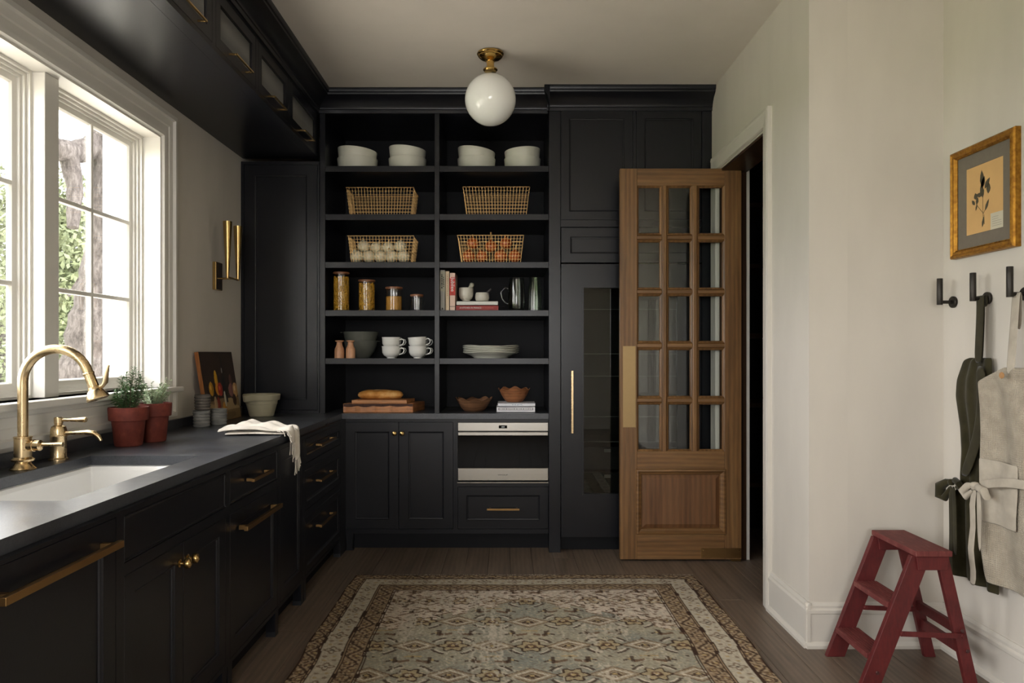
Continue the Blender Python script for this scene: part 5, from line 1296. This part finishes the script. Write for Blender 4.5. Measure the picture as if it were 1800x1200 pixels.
m = MB(); m.tube([(XA-.075,3.12,.775),(XA-.085,3.15,.765),(XA-.090,3.185,.745),(XA-.088,3.19,.70),(XA-.085,3.165,.695),(XA-.08,3.13,.745)], [.008,.016,.022,.022,.015,.008], 10); m.build('bow_loop', OLIVE, da, smooth=True)
m = MB(); m.tube([(XA-.075,3.12,.775),(XA-.085,3.09,.785),(XA-.088,3.06,.775),(XA-.08,3.05,.755),(XA-.078,3.09,.755)], [.008,.012,.014,.012,.008], 10); m.build('bow_loop', OLIVE, da, smooth=True)
m = MB().lathe([(0,-.014),(.010,-.012),(.015,0),(.010,.012),(0,.014)], 12, (XA-.086,3.115,.772)); m.build('knot', OLIVE, da, smooth=True)
ribbon([(XA-.085,3.12,.76),(XA-.082,3.125,.66),(XA-.088,3.11,.56),(XA-.083,3.125,.44),(XA-.085,3.12,.37)], .030, 'tie_end', OLIVE, da)
ribbon([(XA-.086,3.10,.76),(XA-.090,3.085,.68),(XA-.086,3.09,.58),(XA-.09,3.08,.47)], .028, 'tie_end', OLIVE, da)
y3 = 2.785
wa = thing('waffle_apron', 'pale beige waffle apron with linen pocket hanging from the hook nearest the camera', 'apron', (XA-.09, 2.7, .42))
ribbon([(xh+.004,y3-.005,1.40),(xh+.006,y3-.003,1.52),(xh,y3,1.5485),(xh-.010,y3-.008,1.540),(xh-.020,y3-.014,1.44),(xh-.034,y3-.020,1.32),(xh-.042,y3-.022,1.225)], [.03,.04,.045,.045,.045,.048,.05], 'neck_strap', LINB, wa)
cloth([(1.262,2.80,2.66,.1,.006),(1.205,2.955,2.60,.4,.0),(1.19,2.955,2.56,.5,0),(1.10,2.93,2.50,.8,.0),(1.0,2.918,2.46,.9,.0),(.90,2.916,2.44,1,.0),(.80,2.918,2.42,.8,.0),(.70,2.905,2.40,1,0),(.55,2.895,2.38,1,.004),(.46,2.88,2.37,1,.0),(.428,2.865,2.36,1,0)], 34, XA-.066, .018, 1.6, 1.2, 'body', WAFF, wa, .005)
MB().lathe([(0,-.006),(.011,-.006),(.0125,-.003),(.011,0),(0,0)], 18, (XA-.105,2.765,1.232), 'x').build('button', paint('wooden_button', lin(176,132,86), .6, .2, 40), wa, smooth=True, angle=40)
cloth([(.905,2.912,2.69,.6,.004),(.80,2.905,2.69,.7,.004),(.70,2.90,2.70,.7,.004),(.66,2.895,2.70,.7,.003)], 14, XA-.083, .014, .9, 1.0, 'pocket', LINB, wa, .003)
ribbon([(XA-.112,2.89,.80),(XA-.122,2.84,.812),(XA-.128,2.76,.832),(XA-.128,2.68,.845),(XA-.124,2.58,.85),(XA-.118,2.48,.85)], .036, 'waist_tie', LINB, wa, Vector((0,0,1)))
m = MB(); m.tube([(XA-.12,2.89,.80),(XA-.132,2.93,.79),(XA-.135,2.955,.765),(XA-.13,2.945,.745),(XA-.125,2.91,.775)], [.008,.014,.017,.014,.007], 10); m.build('bow_loop', LINB, wa, smooth=True)
m = MB(); m.tube([(XA-.12,2.89,.80),(XA-.135,2.86,.795),(XA-.14,2.82,.79),(XA-.135,2.81,.77),(XA-.125,2.86,.785)], [.008,.013,.016,.014,.007], 10); m.build('bow_loop', LINB, wa, smooth=True)
m = MB().lathe([(0,-.016),(.012,-.013),(.017,0),(.012,.013),(0,.016)], 12, (XA-.13,2.888,.797)); m.build('knot', LINB, wa, smooth=True)
ribbon([(XA-.125,2.895,.785),(XA-.128,2.915,.72),(XA-.122,2.905,.63),(XA-.130,2.925,.54),(XA-.122,2.905,.46),(XA-.126,2.912,.40)], [.03,.04,.034,.042,.036,.04], 'tie_end', LINB, wa)
ribbon([(XA-.125,2.875,.785),(XA-.130,2.862,.70),(XA-.126,2.868,.62),(XA-.128,2.862,.545)], [.026,.03,.026,.010], 'tie_end', LINB, wa)

# ------------------------------------------------------------------ red step stool
redm = NT('worn_red_paint'); rq = redm.noise(redm.mapping((1,1,1)), 9, 6, .7); rf = redm.noise(redm.mapping((18,18,3)), 6, 5)
redm.set(col=redm.mix(.35, redm.ramp(rq, [(.25, lin(68,19,20)), (.55, lin(94,28,29)), (.82, lin(114,48,46))]), redm.ramp(rf, [(.35, lin(58,17,18)), (.7, lin(102,34,34))])), rough=.55, spec=.4)
redm.bump(rf, .2, .002); RED = redm.m
redt = NT('scuffed_red_tread'); rq = redt.noise(redt.mapping((6,1,1)), 14, 6, .75)
redt.set(col=redt.ramp(rq, [(.3, lin(82,29,29)), (.55, lin(108,46,44)), (.75, lin(130,84,76))]), rough=.65); redt.bump(rq, .3, .002); REDT = redt.m
st_ = thing('step_stool', 'worn red painted wooden folding step stool below the aprons', 'step stool', (1.63, 3.05, 0))
ZTP = .520; FX, RX = 1.427, 1.835; TX0, TX1 = 1.632, 1.712; YN, YFF = 2.915, 3.215   # feet and leg-top columns
def leg(x0_, x1_, y_, wd, thk, nm):
    m = MB(); s_ = 1 if x1_ > x0_ else -1
    m.prism([(x0_-wd/2,0),(x0_+wd/2,0),(x1_+wd/2,ZTP),(x1_-wd/2,ZTP)], 'y', y_-thk/2, y_+thk/2)
    return m.build(nm, RED, st_, bevel=.002)
for y_ in (YN, YFF):
    leg(FX, 1.63, y_, .078, .024, 'front_leg'); leg(RX, 1.715, y_+(-.004 if y_ > 3 else .004), .048, .022, 'rear_leg')
    yy_ = y_-.0125
    MB().prism([(1.605,ZTP-.002),(1.735,ZTP-.002),(1.728,ZTP-.055),(1.612,ZTP-.055)], 'y', yy_-.008, yy_).build('cheek', RED, st_, bevel=.002)
    m = MB(); m.prism([(1.545,.205),(1.80,.196),(1.80,.216),(1.545,.225)], 'y', yy_-.006, yy_); o = m.build('spreader', RED, st_, bevel=.001)
    for x_, z_ in ((1.555,.215),(1.79,.206)):
        MB().lathe([(0,-.004),(.007,-.004),(.009,0)], 12, (x_,yy_-.006,z_), 'y').build('rivet', RED, o)
def xat(z): return FX+(1.63-FX)*z/ZTP
for z in (.128, .330):
    xc = xat(z)
    tr_ = MB().box(xc-.052, xc+.048, YN+.012, YFF-.012, z-.022, z).build('tread', REDT, st_, bevel=.003)
    for k in range(7): MB().box(xc-.045+k*.013, xc-.040+k*.013, YN+.016, YFF-.016, z, z+.0016).build('groove_rib', REDT, tr_)
tp_ = MB().box(1.598, 1.742, YN-.030, YFF+.022, ZTP, ZTP+.022).build('top_board', REDT, st_, bevel=.003)
def rat(z): return RX+(1.715-RX)*z/ZTP
for z in (.145, .225):
    x_ = rat(z); MB().box(x_-.010, x_+.010, YN+.01, YFF-.01, z-.020, z+.020).build('cross_bar', RED, st_, bevel=.002)
for (x_, z_) in ((FX+.03,.06),(RX-.024,.145),(RX-.045,.225)):
    MB().lathe([(0,-.003),(.006,-.003),(.008,0)], 12, (x_, YN-.0125, z_), 'y').build('bolt', paint('dark_bolt', (.05,.012,.012), .5), st_)
